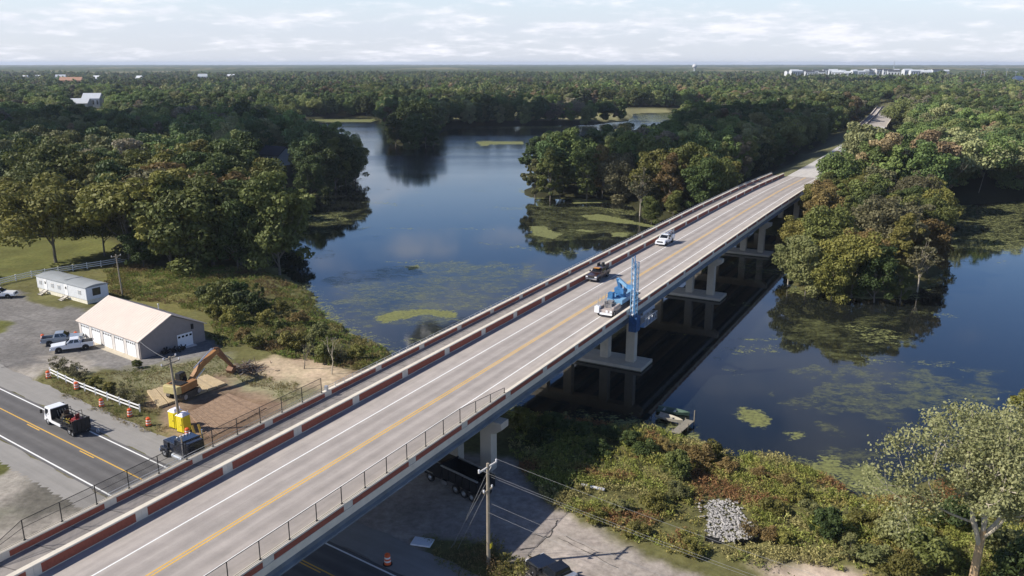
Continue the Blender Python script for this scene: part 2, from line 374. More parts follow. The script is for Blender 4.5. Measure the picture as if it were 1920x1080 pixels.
ground = grid_object('ground', GX, GY, GH.reshape(GX.shape), base, soil_material()); put(ground, kind='structure')

# ------------------------------------------------------------------ water
wx = axis(-105, 150, 1.1, -420, 620, 1.06); wy = axis(80, 290, 1.1, 60, 900, 1.05)
WX, WY = np.meshgrid(wx, wy); ux, uy = WX.ravel(), WY.ravel()
alg = np.zeros(ux.size); sub = np.zeros(ux.size)
def wpoly(pts, dst, amp=1.0, soft=1.5):
    P = PX(pts, ZW); d = dpoly(ux, uy, P); ins = inpoly(ux, uy, P)
    sd = np.where(ins, d, -d) + (fbm(ux / 4, uy / 4, 3) - .5) * soft * 3
    dst[:] = np.maximum(dst, amp * np.clip(sd / soft + .4, 0, 1))
for pts in ([(1490, 546), (1500, 532), (1545, 530), (1565, 552)], [(1560, 553), (1700, 556), (1740, 553), (1700, 562), (1600, 560)],
            [(1530, 855), (1565, 858), (1582, 880), (1545, 897), (1515, 880)], [(1600, 905), (1560, 878), (1640, 868), (1670, 900), (1760, 935), (1800, 900), (1780, 965), (1650, 948)],
            [(1385, 757), (1420, 765), (1452, 790), (1440, 806), (1405, 797), (1380, 777)], [(1468, 812), (1508, 806), (1516, 824), (1480, 830)],
            [(1065, 372), (1163, 370), (1166, 380), (1075, 382)], [(1083, 403), (1120, 400), (1200, 415), (1245, 428), (1180, 422), (1100, 413)],
            [(985, 422), (1020, 425), (1060, 440), (1040, 450), (990, 436)], [(1060, 429), (1130, 432), (1110, 439)], [(1140, 436), (1180, 436), (1176, 445), (1145, 444)],
            [(690, 594), (740, 580), (790, 577), (855, 580), (865, 598), (800, 592), (720, 606)], [(757, 501), (785, 496), (792, 506), (762, 508)],
            [(550, 223), (702, 222), (700, 229), (550, 230)], [(890, 266), (980, 264), (985, 271), (900, 273)]):
    wpoly(pts, alg, 1.0, 1.2)
for pts in ([(548, 535), (590, 573), (640, 608), (690, 640), (725, 662), (690, 660), (640, 640), (570, 560)], [(420, 482), (520, 494), (548, 510), (540, 518), (430, 494)], [(566, 405), (640, 398), (662, 412), (590, 425)],
            [(1100, 385), (1190, 392), (1200, 408), (1120, 398)], [(1190, 214), (1300, 210), (1290, 222), (1200, 234)], [(830, 239), (1190, 233), (1190, 240), (830, 244)],
            [(1780, 390), (1930, 380), (1930, 480), (1800, 470)], [(1480, 880), (1600, 905), (1650, 935), (1560, 905)], [(1560, 600), (1700, 615), (1690, 650), (1600, 640)]):
    wpoly(pts, alg, .62, 1.8)
for pts in ([(560, 520), (700, 500), (870, 485), (1000, 492), (1040, 520), (900, 590), (760, 622), (640, 600)], [(1440, 762), (1500, 700), (1700, 690), (1900, 690), (1920, 760), (1700, 805), (1560, 785)],
            [(1460, 590), (1700, 580), (1740, 660), (1500, 700)], [(1520, 790), (1640, 790), (1640, 870), (1540, 850)], [(980, 380), (1180, 390), (1200, 440), (1000, 460)], [(1350, 470), (1470, 470), (1480, 530), (1380, 530)],
            [(555, 400), (690, 390), (680, 430), (560, 450)]):
    wpoly(pts, sub, 1.0, 6)
wd = dpoly(ux, uy, LAKE); edge = np.clip(1 - wd / 6, 0, 1) * .75
alg = np.maximum(alg, edge * (fbm(ux / 9, uy / 9, 60) > .45))
# a few loose rafts everywhere
alg = np.maximum(alg, .5 * np.clip((fbm(ux / 11, uy / 5, 90, 5) - .66) / .05, 0, 1))
def water_material():
    m = bpy.data.materials.new('pond_water'); m.use_nodes = True; nt = m.node_tree; N = nt.nodes.new; L = nt.links.new
    b = nt.nodes['Principled BSDF']; out = nt.nodes['Material Output']
    at = N('ShaderNodeAttribute'); at.attribute_name = 'plants'; sep = N('ShaderNodeSeparateColor'); L(at.outputs['Color'], sep.inputs[0])
    geo = N('ShaderNodeNewGeometry'); mp = N('ShaderNodeMapping'); mp.inputs['Scale'].default_value = (1, 1.5, 1); L(geo.outputs['Position'], mp.inputs[0])
    def nz(s, d, r=.65):
        n = N('ShaderNodeTexNoise'); n.inputs['Scale'].default_value = s; n.inputs['Detail'].default_value = d; n.inputs['Roughness'].default_value = r; L(mp.outputs[0], n.inputs['Vector']); return n.outputs['Fac']
    def M(op, a, c):
        x = N('ShaderNodeMath'); x.operation = op
        for i, q in enumerate((a, c)):
            if isinstance(q, (int, float)): x.inputs[i].default_value = q
            else: L(q, x.inputs[i])
        return x.outputs[0]
    def rng(v, a, c):
        r = N('ShaderNodeMapRange'); r.inputs['From Min'].default_value = a; r.inputs['From Max'].default_value = c; L(v, r.inputs['Value']); return r.outputs[0]
    n1 = nz(.55, 8, .7); n2 = nz(.16, 7, .7); n3 = nz(2.2, 4, .6)
    # matted algae on the surface
    matm = rng(M('ADD', M('MULTIPLY', sep.outputs[0], .47), M('MULTIPLY', M('ADD', M('MULTIPLY', n1, .65), M('MULTIPLY', n3, .35)), 1.15)), .83, .97)
    thin = M('MULTIPLY', rng(M('ADD', M('MULTIPLY', sep.outputs[1], .30), M('MULTIPLY', M('ADD', n1, n2), .5)), .73, .91), .5)
    mask = M('MAXIMUM', matm, thin)
    b.inputs['Base Color'].default_value = (.010, .012, .011, 1); b.inputs['Roughness'].default_value = .035; b.inputs['IOR'].default_value = 1.333
    rw = N('ShaderNodeMapRange'); rw.inputs['To Min'].default_value = .03; rw.inputs['To Max'].default_value = .24; L(sep.outputs[2], rw.inputs['Value']); L(rw.outputs[0], b.inputs['Roughness'])
    bp = N('ShaderNodeBump'); bp.inputs['Strength'].default_value = .05; bp.inputs['Distance'].default_value = .06; L(nz(1.1, 3, .5), bp.inputs['Height']); L(bp.outputs[0], b.inputs['Normal'])
    al = N('ShaderNodeBsdfPrincipled'); al.inputs['Roughness'].default_value = .8; al.inputs['Specular IOR Level'].default_value = .2
    mx = N('ShaderNodeMix'); mx.data_type = 'RGBA'; L(rng(n3, .3, .7), mx.inputs['Factor']); mx.inputs['A'].default_value = (.085, .09, .04, 1); mx.inputs['B'].default_value = (.24, .255, .09, 1)
    L(mx.outputs['Result'], al.inputs['Base Color'])
    sh = N('ShaderNodeMixShader'); L(mask, sh.inputs[0]); L(b.outputs[0], sh.inputs[1]); L(al.outputs[0], sh.inputs[2]); L(sh.outputs[0], out.inputs['Surface'])
    return m
wind = np.clip((np.hypot(ux, uy) - 290) / 110, 0, 1) * (.55 + .9 * (fbm(ux / 60, uy / 14, 5) - .3))
pc = np.stack([alg, sub, np.clip(wind, 0, 1)], 1)
water = grid_object('water', WX, WY, np.full(WX.shape, ZW), pc, water_material(), 'plants'); put(water, kind='structure')

# ------------------------------------------------------------------ lower road
def worn_asphalt(name, c1, c2, ang, tracks=()):
    m = bpy.data.materials.new(name); m.use_nodes = True; nt = m.node_tree; N = nt.nodes.new; L = nt.links.new
    b = nt.nodes['Principled BSDF']; b.inputs['Roughness'].default_value = .88; b.inputs['Specular IOR Level'].default_value = .25
    geo = N('ShaderNodeNewGeometry'); mp = N('ShaderNodeMapping'); mp.inputs['Rotation'].default_value = (0, 0, -ang); mp.vector_type = 'POINT'; L(geo.outputs['Position'], mp.inputs[0])
    mp2 = N('ShaderNodeMapping'); mp2.inputs['Scale'].default_value = (.06, 1.1, 1); L(mp.outputs[0], mp2.inputs[0])
    def nz(v, s, d):
        n = N('ShaderNodeTexNoise'); n.inputs['Scale'].default_value = s; n.inputs['Detail'].default_value = d; n.inputs['Roughness'].default_value = .65; L(v, n.inputs['Vector']); return n.outputs['Fac']
    a = nz(mp2.outputs[0], 1.2, 6); c = nz(geo.outputs['Position'], .5, 7); e = nz(geo.outputs['Position'], 9, 3)
    ad = N('ShaderNodeMath'); ad.operation = 'MULTIPLY_ADD'; L(a, ad.inputs[0]); ad.inputs[1].default_value = .55; 
    m2 = N('ShaderNodeMath'); m2.operation = 'MULTIPLY'; L(c, m2.inputs[0]); m2.inputs[1].default_value = .35; L(m2.outputs[0], ad.inputs[2])
    m3 = N('ShaderNodeMath'); m3.operation = 'MULTIPLY_ADD'; L(e, m3.inputs[0]); m3.inputs[1].default_value = .12; L(ad.outputs[0], m3.inputs[2])
    r = N('ShaderNodeMapRange'); r.inputs['From Min'].default_value = .36; r.inputs['From Max'].default_value = .66; L(m3.outputs[0], r.inputs['Value'])
    mx = N('ShaderNodeMix'); mx.data_type = 'RGBA'; L(r.outputs[0], mx.inputs['Factor']); mx.inputs['A'].default_value = (*c1, 1); mx.inputs['B'].default_value = (*c2, 1)
    last = mx.outputs['Result']
    if tracks:
        sp = N('ShaderNodeSeparateXYZ'); L(mp.outputs[0], sp.inputs[0]); acc = None
        for c_ in tracks:
            q = N('ShaderNodeMath'); q.operation = 'SUBTRACT'; L(sp.outputs[1], q.inputs[0]); q.inputs[1].default_value = c_
            q2 = N('ShaderNodeMath'); q2.operation = 'ABSOLUTE'; L(q.outputs[0], q2.inputs[0])
            w = N('ShaderNodeMapRange'); w.interpolation_type = 'SMOOTHSTEP'; w.inputs['From Max'].default_value = .75; w.inputs['To Min'].default_value = 1; w.inputs['To Max'].default_value = 0; L(q2.outputs[0], w.inputs['Value'])
            if acc is None: acc = w.outputs[0]
            else:
                s_a = N('ShaderNodeMath'); s_a.operation = 'MAXIMUM'; L(acc, s_a.inputs[0]); L(w.outputs[0], s_a.inputs[1]); acc = s_a.outputs[0]
        am = N('ShaderNodeMath'); am.operation = 'MULTIPLY'; L(acc, am.inputs[0]); L(a, am.inputs[1])
        dk_ = N('ShaderNodeMix'); dk_.data_type = 'RGBA'; dk_.blend_type = 'MULTIPLY'; dk_.inputs['B'].default_value = (.60, .60, .61, 1); L(am.outputs[0], dk_.inputs['Factor']); L(last, dk_.inputs['A']); last = dk_.outputs['Result']
    L(last, b.inputs['Base Color']); return m
M_ASPH = worn_asphalt('worn_asphalt', (.105, .10, .10), (.165, .16, .157), RANG, (38.6, 40.3, 42.1, 43.6))
M_SHLD = worn_asphalt('shoulder_asphalt', (.235, .225, .21), (.315, .30, .28), RANG)
M_WHITE = mat('road_paint_white', (.80, .80, .78), .7, var=.08, scale=8)
M_YEL = mat('road_paint_yellow', (.72, .42, .06), .7, var=.12, scale=8)
def strip(mb, a0, a1, b0, b1, z, m=0, n=40, wob=0.0, seed=0):
    for i in range(n):
        t0 = a0 + (a1 - a0) * i / n; t1 = a0 + (a1 - a0) * (i + 1) / n
        def w(t): return wob * (math.sin(t * .9 + seed) + .6 * math.sin(t * 2.3 + seed * 2))
        mb.add([RP(t0, b0 + w(t0), z), RP(t1, b0 + w(t1), z), RP(t1, b1 - w(t1 + 3), z), RP(t0, b1 - w(t0 + 3), z)], [(0, 1, 2, 3)], m)
mb = MB(); strip(mb, -260, 60, 37.2, 44.75, 0.0); road = put(mb.build('road', M_ASPH), kind='structure')
mb = MB(); strip(mb, -260, 60, 33.2, 37.15, -.004, n=240, wob=.14); strip(mb, -260, 60, 44.8, 48.6, -.004, n=240, wob=.14, seed=2)
shoulder = put(mb.build('road_shoulder', M_SHLD), kind='structure')
mk = MB()
for b0, b1, m_ in ((44.22, 44.4, 0), (37.5, 37.68, 0), (41.22, 41.36, 1)): strip(mk, -260, 60, b0, b1, .005, m_, 8)
a_ = -260
while a_ < 60: strip(mk, a_, a_ + 3.0, 40.9, 41.04, .005, 1, 1); a_ += 12.2
put(mk.build('road_markings', [M_WHITE, M_YEL]), kind='structure')
# cracks and tar seams in the wide paved lot
crk = MB(); rr = random.Random(5)
def crack(pts, w=.05, j=.1):
    P = [G(u, v, .012) for u, v in pts]; Q = []
    for i in range(len(P) - 1):
        for k in range(5): Q.append(P[i].lerp(P[i + 1], k / 5) + Vector((rr.uniform(-j, j), rr.uniform(-j, j), 0)))
    Q.append(P[-1])
    for i in range(len(Q) - 1):
        d = (Q[i + 1] - Q[i]).normalized(); n_ = Vector((-d.y, d.x, 0)) * w * rr.uniform(.5, 1.2)
        crk.add([Q[i] - n_, Q[i + 1] - n_, Q[i + 1] + n_, Q[i] + n_], [(0, 1, 2, 3)])
crack([(975, 1032), (1005, 1025), (1030, 1005), (1042, 985), (1046, 975)], .07); crack([(1005, 1003), (1030, 1008)], .06); crack([(1046, 1008), (1090, 1030), (1160, 1065)], .035); crack([(1060, 1005), (1120, 1035)], .03)
crk2, crk = crk, MB()
for pts, w_ in (([(30, 640), (60, 625), (110, 628)], .1), ([(0, 582), (60, 600), (130, 610)], .12), ([(20, 575), (80, 592), (140, 598)], .1), ([(0, 675), (60, 660), (120, 668)], .16), ([(0, 690), (50, 676), (110, 684)], .14)): crack(pts, w_)
put(crk.build('wheel_marks', mat('dark_gravel', (.15, .143, .135), .95, var=.3)), kind='structure'); crk = MB()
crk = crk2
put(crk.build('pavement_cracks', mat('tar_seam', (.06, .055, .05), .9)), kind='structure')
# ================================================================== main bridge
M_CREAM = mat('cream_concrete', (.66, .60, .50), .85, var=.1, scale=.9)
M_RED = mat('red_brick_panel', (.30, .088, .055), .85, var=.16, scale=4)
M_CONC = mat('pale_concrete', (.50, .45, .37), .88, var=.09, scale=.7)
M_DECK = worn_asphalt('bridge_concrete', (.30, .272, .25), (.48, .43, .395), BANG, (44.2, 45.8, 47.4, 49.0))
M_WALK = worn_asphalt('sidewalk_concrete', (.225, .205, .19), (.34, .31, .29), BANG + .8)
M_GIRD = mat('blue_grey_girder', (.135, .165, .20), .6, var=.22, scale=.6)
M_DARK = mat('black_steel', (.018, .018, .02), .5, var=.15)
M_GALV = mat('galvanised_steel', (.55, .57, .60), .35, metal=.7, var=.1)
M_JOINT = mat('joint_sealant', (.05, .045, .045), .9)
bridge = thing('bridge', 'long concrete road bridge with red panelled barriers crossing the pond', 'bridge', BP(70, -46.5, 0), 0)
BO = Vector(bridge.location)
def bp(s, o, dz=0.0): return BP(s, o, deck_z(s) + dz) - BO
SK = [28.2 + 8.68 * k for k in range(-8, 30)]; SK[-1] = 281.0
SEND = 281.0
def bbox(mb, s0, s1, o0, o1, z0, z1, m=0):
    return mb.hexa([bp(s0, o0, z0), bp(s0, o1, z0), bp(s1, o1, z0), bp(s1, o0, z0), bp(s0, o0, z1), bp(s0, o1, z1), bp(s1, o1, z1), bp(s1, o0, z1)], m)
def bprof(mb, s0, s1, prof, m=0):   # prof of (o, dz)
    return mb.extrude(prof, lambda p: bp(s0, p[0], p[1]), lambda p: bp(s1, p[0], p[1]), m)
dk = MB(); wk = MB(); jt = MB()
for a, b in zip(SK[:-1], SK[1:]):
    bbox(dk, a, b, -53.72, -39.95, -.30, 0.0); bbox(wk, a, b, -57.42, -53.725, -.30, .12)
dk.build('roadway_deck', M_DECK, bridge)
wo = wk.build('sidewalk', M_WALK, bridge)
for k in range(-14, 100):
    s = 1.5 + k * 2.9
    if s < 280: jt.hexa([bp(s, -57.0, .121), bp(s + .05, -57.0, .121), bp(s + .65, -53.8, .121), bp(s + .6, -53.8, .121), bp(s, -57, .124), bp(s + .05, -57, .124), bp(s + .65, -53.8, .124), bp(s + .6, -53.8, .124)])
jt.build('sidewalk_joints', M_JOINT, bridge)
for o0 in (-39.94, -57.53):
    fz = MB()
    for a, b in zip(SK[:-1], SK[1:]): bbox(fz, a, b, o0, o0 + .1, -.34, .30)
    fz.build('deck_edge', M_CREAM, bridge)
mk = MB()
for a, b in zip(SK[:-1], SK[1:]):
    for o, m_ in ((-49.95, 0), (-43.1, 0), (-46.66, 1), (-46.34, 1)):
        w = .075 if m_ == 0 else .065
        mk.add([bp(a, o - w, .004), bp(a, o + w, .004), bp(b, o + w, .004), bp(b, o - w, .004)], [(0, 1, 2, 3)], m_)
mk.build('lane_lines', [M_WHITE, M_YEL], bridge)
rr = random.Random(3)
def barrier(name, label, prof, face, sgn, h, zr0, zr1):
    """prof (o,dz) section; face = offset of the panelled face; sgn = way it looks"""
    mb = MB()
    for i, (a, b) in enumerate(zip(SK[:-1], SK[1:])):
        bprof(mb, a + .006, b - .006, prof, 0)
        bbox(mb, a + .55, b - .55, min(face, face + sgn * .02), max(face, face + sgn * .02), zr0, zr1, 1)
        n_ = 6
        for k in range(n_):     # mortar skirt showing patchily below the panel
            if rr.random() < .55:
                q0 = a + .6 + k * 1.25 + rr.uniform(-.2, .2)
                bbox(mb, q0, q0 + rr.uniform(.7, 1.3), min(face, face + sgn * .035), max(face, face + sgn * .035), zr0 - .09, zr0 - .003, 0)
    o = mb.build(name, [M_CREAM, M_RED], bridge); o['label'] = label; return o
barrier('barrier', 'red panelled barrier between roadway and sidewalk', [(-53.80, .0), (-53.25, .0), (-53.25, .86), (-53.30, .90), (-53.78, .90), (-53.80, .86)], -53.25, 1, .9, .08, .80)
barrier('parapet', 'low red panelled parapet outside the sidewalk', [(-57.42, .12), (-57.0, .12), (-57.0, .74), (-57.42, .74)], -57.0, 1, .7, .17, .62)
barrier('barrier', 'red panelled barrier on the outer edge of the roadway', [(-40.35, .0), (-39.90, .0), (-39.90, .90), (-40.30, .90)], -39.90, 1, .9, .30, .76)
# pipe railing on the parapet
ra = MB(); s = 62.9
while s < 280: ra.box(*(0, 0, 0, 0, 0, 0)) if False else ra.tube(bp(s, -57.2, .74), bp(s, -57.2, 1.18), .035, n=6); s += 1.45
for k in range(8, len(SK) - 1):
    for z in (.95, 1.18): ra.tube(bp(max(SK[k], 62.9), -57.2, z), bp(SK[k + 1], -57.2, z), .03, n=6)
ra.box(-.12, .12, -.12, .12, 0, 1.0) if False else None
bbox(ra, 62.75, 63.05, -57.36, -57.05, .74, 1.25)
ra.build('pipe_railing', M_GALV, bridge)
# chain-link fences over the lower road
M_LINK = mesh_material('chain_link', (.03, .03, .03), .78)
def fence(label, posts, o, base, hts, curve):
    root = MB()
    for i in range(len(posts) - 1):
        for z in ((0.06, 1.0),) if False else (1.0,):
            root.tube(bp(posts[i], o + curve * 0, base + hts[i] * z), bp(posts[i + 1], o, base + hts[i + 1] * z), .028, n=6)
        root.tube(bp(posts[i], o, base + .07), bp(posts[i + 1], o, base + .07), .018, n=5)
        if curve: root.tube(bp(posts[i], o, base + hts[i] * .62), bp(posts[i + 1], o, base + hts[i + 1] * .62), .02, n=5)
    f = root.build('chain_link_fence', M_DARK, bridge); f['label'] = label
    net = MB()
    for i in range(len(posts) - 1):
        net.add([bp(posts[i], o, base), bp(posts[i + 1], o, base), bp(posts[i + 1], o, base + hts[i + 1]), bp(posts[i], o, base + hts[i])], [(0, 1, 2, 3)])
    net.build('fence_mesh', M_LINK, f)
    for p, h in zip(posts, hts):
        if h < .3: continue
        b = MB(); b.tube(bp(p, o, base), bp(p, o, base + h), .04, n=7); b.tube(bp(p, o, base), bp(p, o, base + .03), .1, n=7)
        b.build('fence_post', M_DARK, f)
ps = [71.15 - 2.9 * k for k in range(0, 26)][::-1]
hs = [min(1.47, .55 + max(0, 71.15 - p) * .105) for p in ps]
fence('black chain-link fence on the roadway barrier', ps, -40.1, .90, hs, 0)
ps = [26.6] + [30.03 + 2.92 * k for k in range(12)]; hs = [.15] + [1.62] * 12
fence('black chain-link fence on the sidewalk parapet', ps, -57.2, .74, hs, 1)
# girders
for o in (-40.75, -44.8, -48.8, -52.8, -56.7):
    g = MB()
    for a, b in zip(SK[:-1], SK[1:]):
        if o == -40.75 or True:
            bprof(g, a, b, [(o - .35, -1.72), (o + .35, -1.72), (o + .35, -1.55), (o + .14, -1.40), (o + .14, -.5), (o + .38, -.42), (o + .38, -.305), (o - .38, -.305), (o - .38, -.42), (o - .14, -.5), (o - .14, -1.40), (o - .35, -1.55)])
    g.build('girder', M_GIRD, bridge)
for i, s in enumerate((27.5, 69.9, 112.3, 155.0, 197.5, 240.0)):
    pr = MB(); dz = deck_z(s); zt = -1.74
    zb = zt - 1.35
    pr.extrude([(-58.1, zt), (-58.1, zt - .75), (-57.3, zb), (-40.2, zb), (-39.35, zt - .75), (-39.35, zt)], lambda p: bp(s - .75, p[0], p[1]), lambda p: bp(s + .75, p[0], p[1]), 0)
    cap = pr.build('pier', M_CONC, bridge)
    wet = s > 80; z0 = (ZW + .62 if wet else -.3)
    for o in (-41.35, -45.5, -51.6, -55.8):
        c = MB(); lo = z0 - dz
        c.hexa([bp(s - .62, o - .68, lo), bp(s - .62, o + .68, lo), bp(s + .62, o + .68, lo), bp(s + .62, o - .68, lo), bp(s - .62, o - .68, zb), bp(s - .62, o + .68, zb), bp(s + .62, o + .68, zb), bp(s + .62, o - .68, zb)])
        c.build('column', M_CONC, cap, bevel=.05)
    if wet:
        f = MB(); bbox(f, s - 2.45, s + 2.45, -58.6, -38.8, ZW - .6 - dz, z0 - dz); f.build('footing', M_CONC, cap, bevel=.06)
        f = MB(); bbox(f, s - 2.454, s + 2.454, -58.604, -38.796, ZW - .3 - dz, ZW + .16 - dz); f.build('waterline_stain', mat('dark_algae_stain', (.09, .085, .06), .8, var=.4, scale=1.2), cap)
ab = MB(); bbox(ab, 279.5, 281.4, -58.2, -39.2, -8, -.31); ab.build('abutment', M_CONC, bridge)

# ------------------------------------------------------------------ causeway road and the far bridge
M_CAUS = worn_asphalt('causeway_paving', (.43, .41, .39), (.60, .57, .53), BANG)
cw = MB(); ss = list(np.arange(281.3, 560, 6.0)) + [548.0]; ss = sorted(x for x in ss if x <= 548)
for a, b in zip(ss[:-1], ss[1:]):
    za, zb_ = deck_z(a), deck_z(b); oa, ob = deck_o(a), deck_o(b)
    cw.add([BP(a, oa - 6.0, za), BP(a, oa + 5.6, za), BP(b, ob + 5.6, zb_), BP(b, ob - 6.0, zb_)], [(0, 1, 2, 3)], 0)
put(cw.build('causeway_road', M_CAUS), kind='structure')
fb = thing('bridge', 'small far bridge with twin red barriers at the end of the causeway road', 'bridge', BP(548, deck_o(548), 0))
FO = Vector(fb.location)
ss = np.linspace(548, 800, 22)
dk = MB(); b1 = MB(); b2 = MB(); b3 = MB(); pl = MB()
for a, b in zip(ss[:-1], ss[1:]):
    oa, ob = deck_o(a), deck_o(b); z = 5.4
    def q(s, o, oo, zz): return BP(s, oo + o, zz) - FO
    def bx_(mb, o0, o1, z0, z1, m=0, a=a, b=b, oa=oa, ob=ob):
        mb.hexa([q(a, o0, oa, z0), q(a, o1, oa, z0), q(b, o1, ob, z0), q(b, o0, ob, z0), q(a, o0, oa, z1), q(a, o1, oa, z1), q(b, o1, ob, z1), q(b, o0, ob, z1)], m)
    bx_(dk, -9.8, 6.2, 4.6, 5.4)
    for mb, o0 in ((b1, -6.2), (b2, -9.8), (b3, 5.8)):
        bx_(mb, o0, o0 + .45, 5.403, 6.3, 0); bx_(mb, o0 + .451, o0 + .5, 5.5, 6.05, 1)
for s in np.linspace(560, 790, 7):
    pl = MB(); pl.hexa([q2 for q2 in [BP(s - .7, deck_o(s) - 9, -4) - FO, BP(s - .7, deck_o(s) + 5.5, -4) - FO, BP(s + .7, deck_o(s) + 5.5, -4) - FO, BP(s + .7, deck_o(s) - 9, -4) - FO,
             BP(s - .7, deck_o(s) - 9, 4.59) - FO, BP(s - .7, deck_o(s) + 5.5, 4.59) - FO, BP(s + .7, deck_o(s) + 5.5, 4.59) - FO, BP(s + .7, deck_o(s) - 9, 4.59) - FO]]); pl.build('pier', M_CONC, fb)
dk.build('roadway_deck', M_DECK, fb)
for mb in (b1, b2, b3): mb.build('barrier', [M_CREAM, M_RED], fb)
# ================================================================== buildings and yard
M_ROOFT = mat('tan_metal_roof', (.64, .55, .48), .5, var=.05, scale=.5)
M_SIDING = mat('taupe_siding', (.30, .26, .24), .8, var=.06, scale=1.5)
M_WDOOR = mat('white_door', (.82, .82, .82), .5, var=.03)
M_TRIM = mat('pale_trim', (.62, .58, .54), .7, var=.05)
M_PANE = glass('window_glass', (.02, .025, .03))
# --- garage
gA = Vector((-68.4, 125.44, 0)); gB = Vector((-54.39, 115.1, 0)); gx_ = (gB - gA); gL = gx_.length; gang = math.atan2(gx_.y, gx_.x); gW = 10.7
gar = thing('garage', 'long tan-roofed garage with five white roller doors facing the gravel lot', 'garage', gA, gang)
H0, H1 = 2.85, 5.5; mid = gW / 2
w = MB(); w.extrude([(0, -.1), (gW, -.1), (gW, H0), (mid, H1 - .12), (0, H0)], lambda p: (0, p[0], p[1]), lambda p: (gL, p[0], p[1]))
w.build('wall', M_SIDING, gar)
r = MB()
ov = .35; sl = (H1 - H0) / mid
r.extrude([(-ov, H0 - ov * sl + .02), (mid, H1 + .02), (gW + ov, H0 - ov * sl + .02), (gW + ov, H0 - ov * sl + .14), (mid, H1 + .16), (-ov, H0 - ov * sl + .14)], lambda p: (-.3, p[0], p[1]), lambda p: (gL + .3, p[0], p[1]))
k = .4
while k < gL:
    for y0, z0, y1, z1 in ((-ov, H0 - ov * sl + .14, mid, H1 + .16), (gW + ov, H0 - ov * sl + .14, mid, H1 + .16)): r.bar((k, y0, z0 + .012), (k, y1, z1 + .012), .05, .03)
    k += .61
roof = r.build('roof', M_ROOFT, gar)
v = MB(); v.tube((gL * .62, mid + 2, H1 - .9), (gL * .62, mid + 2, H1 + .1), .09, n=8); v.tube((gL * .62, mid + 2, H1 + .1), (gL * .62, mid + 2, H1 + .2), .18, .05, n=8); v.build('roof_vent', M_GALV, roof)
def door(parent, x0, x1, z1, y, face):
    """sectional door on plane y looking along face (-1 = -y) with a row of panes"""
    d = MB(); dy = face
    d.box(x0, x1, min(y, y + dy * .05), max(y, y + dy * .05), .02, z1)
    for z in (z1 * .25, z1 * .5, z1 * .75): d.box(x0, x1, min(y + dy * .051, y + dy * .056), max(y + dy * .051, y + dy * .056), z - .012, z + .012)
    o = d.build('roller_door', M_WDOOR, parent)
    n = 5; wd = (x1 - x0) / n
    for i in range(n): p = MB(); p.box(x0 + wd * (i + .22), x0 + wd * (i + .78), min(y + dy * .052, y + dy * .062), max(y + dy * .052, y + dy * .062), z1 * .80, z1 * .92); p.build('pane', M_PANE, o)
    return o
bay = (gL - .8) / 5
for i in range(5): door(gar, .55 + i * bay, .55 + i * bay + bay * .74, 2.45, 0, -1)
for i in range(6):
    tr = MB(); x = max(.08, .4 + i * bay - bay * .13 + .15 * (i == 0)); tr.box(min(x, gL - .3) - .05, min(x, gL - .3) + bay * .18, -.10, -.003, 0, 2.7); tr.build('door_pier', M_TRIM, gar)
slb = MB(); slb.box(-.2, gL + .1, -1.1, -.11, -.1, .06); slb.build('apron_slab', mat('apron_concrete', (.5, .44, .34), .9), gar)
# gable-end door: built in its own turned mesh
gd = MB(); y0, y1 = gW * .56, gW * .80
gd.box(gL + .003, gL + .05, y0, y1, .05, 2.1); go = gd.build('roller_door', M_WDOOR, gar)
wd = (y1 - y0) / 4
for i in range(4): gp = MB(); gp.box(gL + .052, gL + .06, y0 + wd * (i + .2), y0 + wd * (i + .8), 1.55, 1.85); gp.build('pane', M_PANE, go)
lt = MB(); lt.box(gL + .003, gL + .22, gW * .79, gW * .82, 2.5, 3.3); lt.build('meter_box', M_DARK, gar)
cl = MB(); cl.box(gL + .003, gL + .9, y0 - .1, y1 + .1, -.05, .05); cl.build('door_step', M_TRIM, gar)
# clutter by the gable end
jr = random.Random(8)
for i in range(5):
    c = MB(); p = BP(0, 0)
    base_ = Matrix.Rotation(gang, 4, 'Z') @ Vector((gL + jr.uniform(.5, 1.8), 3.0 + i * .75 + jr.uniform(-.2, .2), 0)) + gA
    n_ = 6
    for k in range(n_):
        a = jr.uniform(0, 6.28); c.bar((0, 0, .1 + k * .05), (math.cos(a) * .5, math.sin(a) * .5, jr.uniform(.1, .9)), .12, .18)
    c.tube((0, 0, 0), (0, 0, .6), .25, .22, 9)
    o = c.build('scrap_pile', M_DARK, None, loc=base_); put(o, 'dark heap of scrap parts against the shaded garage end wall', 'scrap', 'scrap heaps by the garage end wall')
# --- site trailer
tA = Vector((-90.27, 152.92, 0)); tB = Vector((-76.45, 143.86, 0)); tv = tB - tA; tL = tv.length; tang = math.atan2(tv.y, tv.x); tW = 4.2
M_TRW = mat('white_trailer_siding', (.70, .72, .74), .55, var=.05, scale=2); M_TRR = mat('grey_membrane_roof', (.30, .32, .33), .6, var=.1, scale=.7)
tra = thing('office_trailer', 'long white site office trailer with grey roof beside the white fence', 'trailer', tA, tang)
HB, HT = .75, 2.95
w = MB(); w.box(0, tL, 0, tW, HB, HT)
k = .3
while k < tL:
    w.box(k, k + .04, -.015, -.001, HB + .05, HT - .05); k += .41
k = .2
while k < tW:
    w.box(tL + .001, tL + .015, k, k + .04, HB + .05, HT - .05); k += .41
w.build('wall', M_TRW, tra)
r = MB(); pr_ = [(-.12, HT + .01)] + [(-.12 + (tW + .24) * t, HT + .1 + .34 * math.sin(math.pi * t) ** .8) for t in np.linspace(0.001, .999, 9)] + [(tW + .12, HT + .01)]
r.extrude(pr_, lambda p: (-.1, p[0], p[1]), lambda p: (tL + .1, p[0], p[1])); r.box(tL * .55, tL * .55 + .08, .3, tW - .3, HT + .42, HT + .5); r.build('roof', M_TRR, tra)
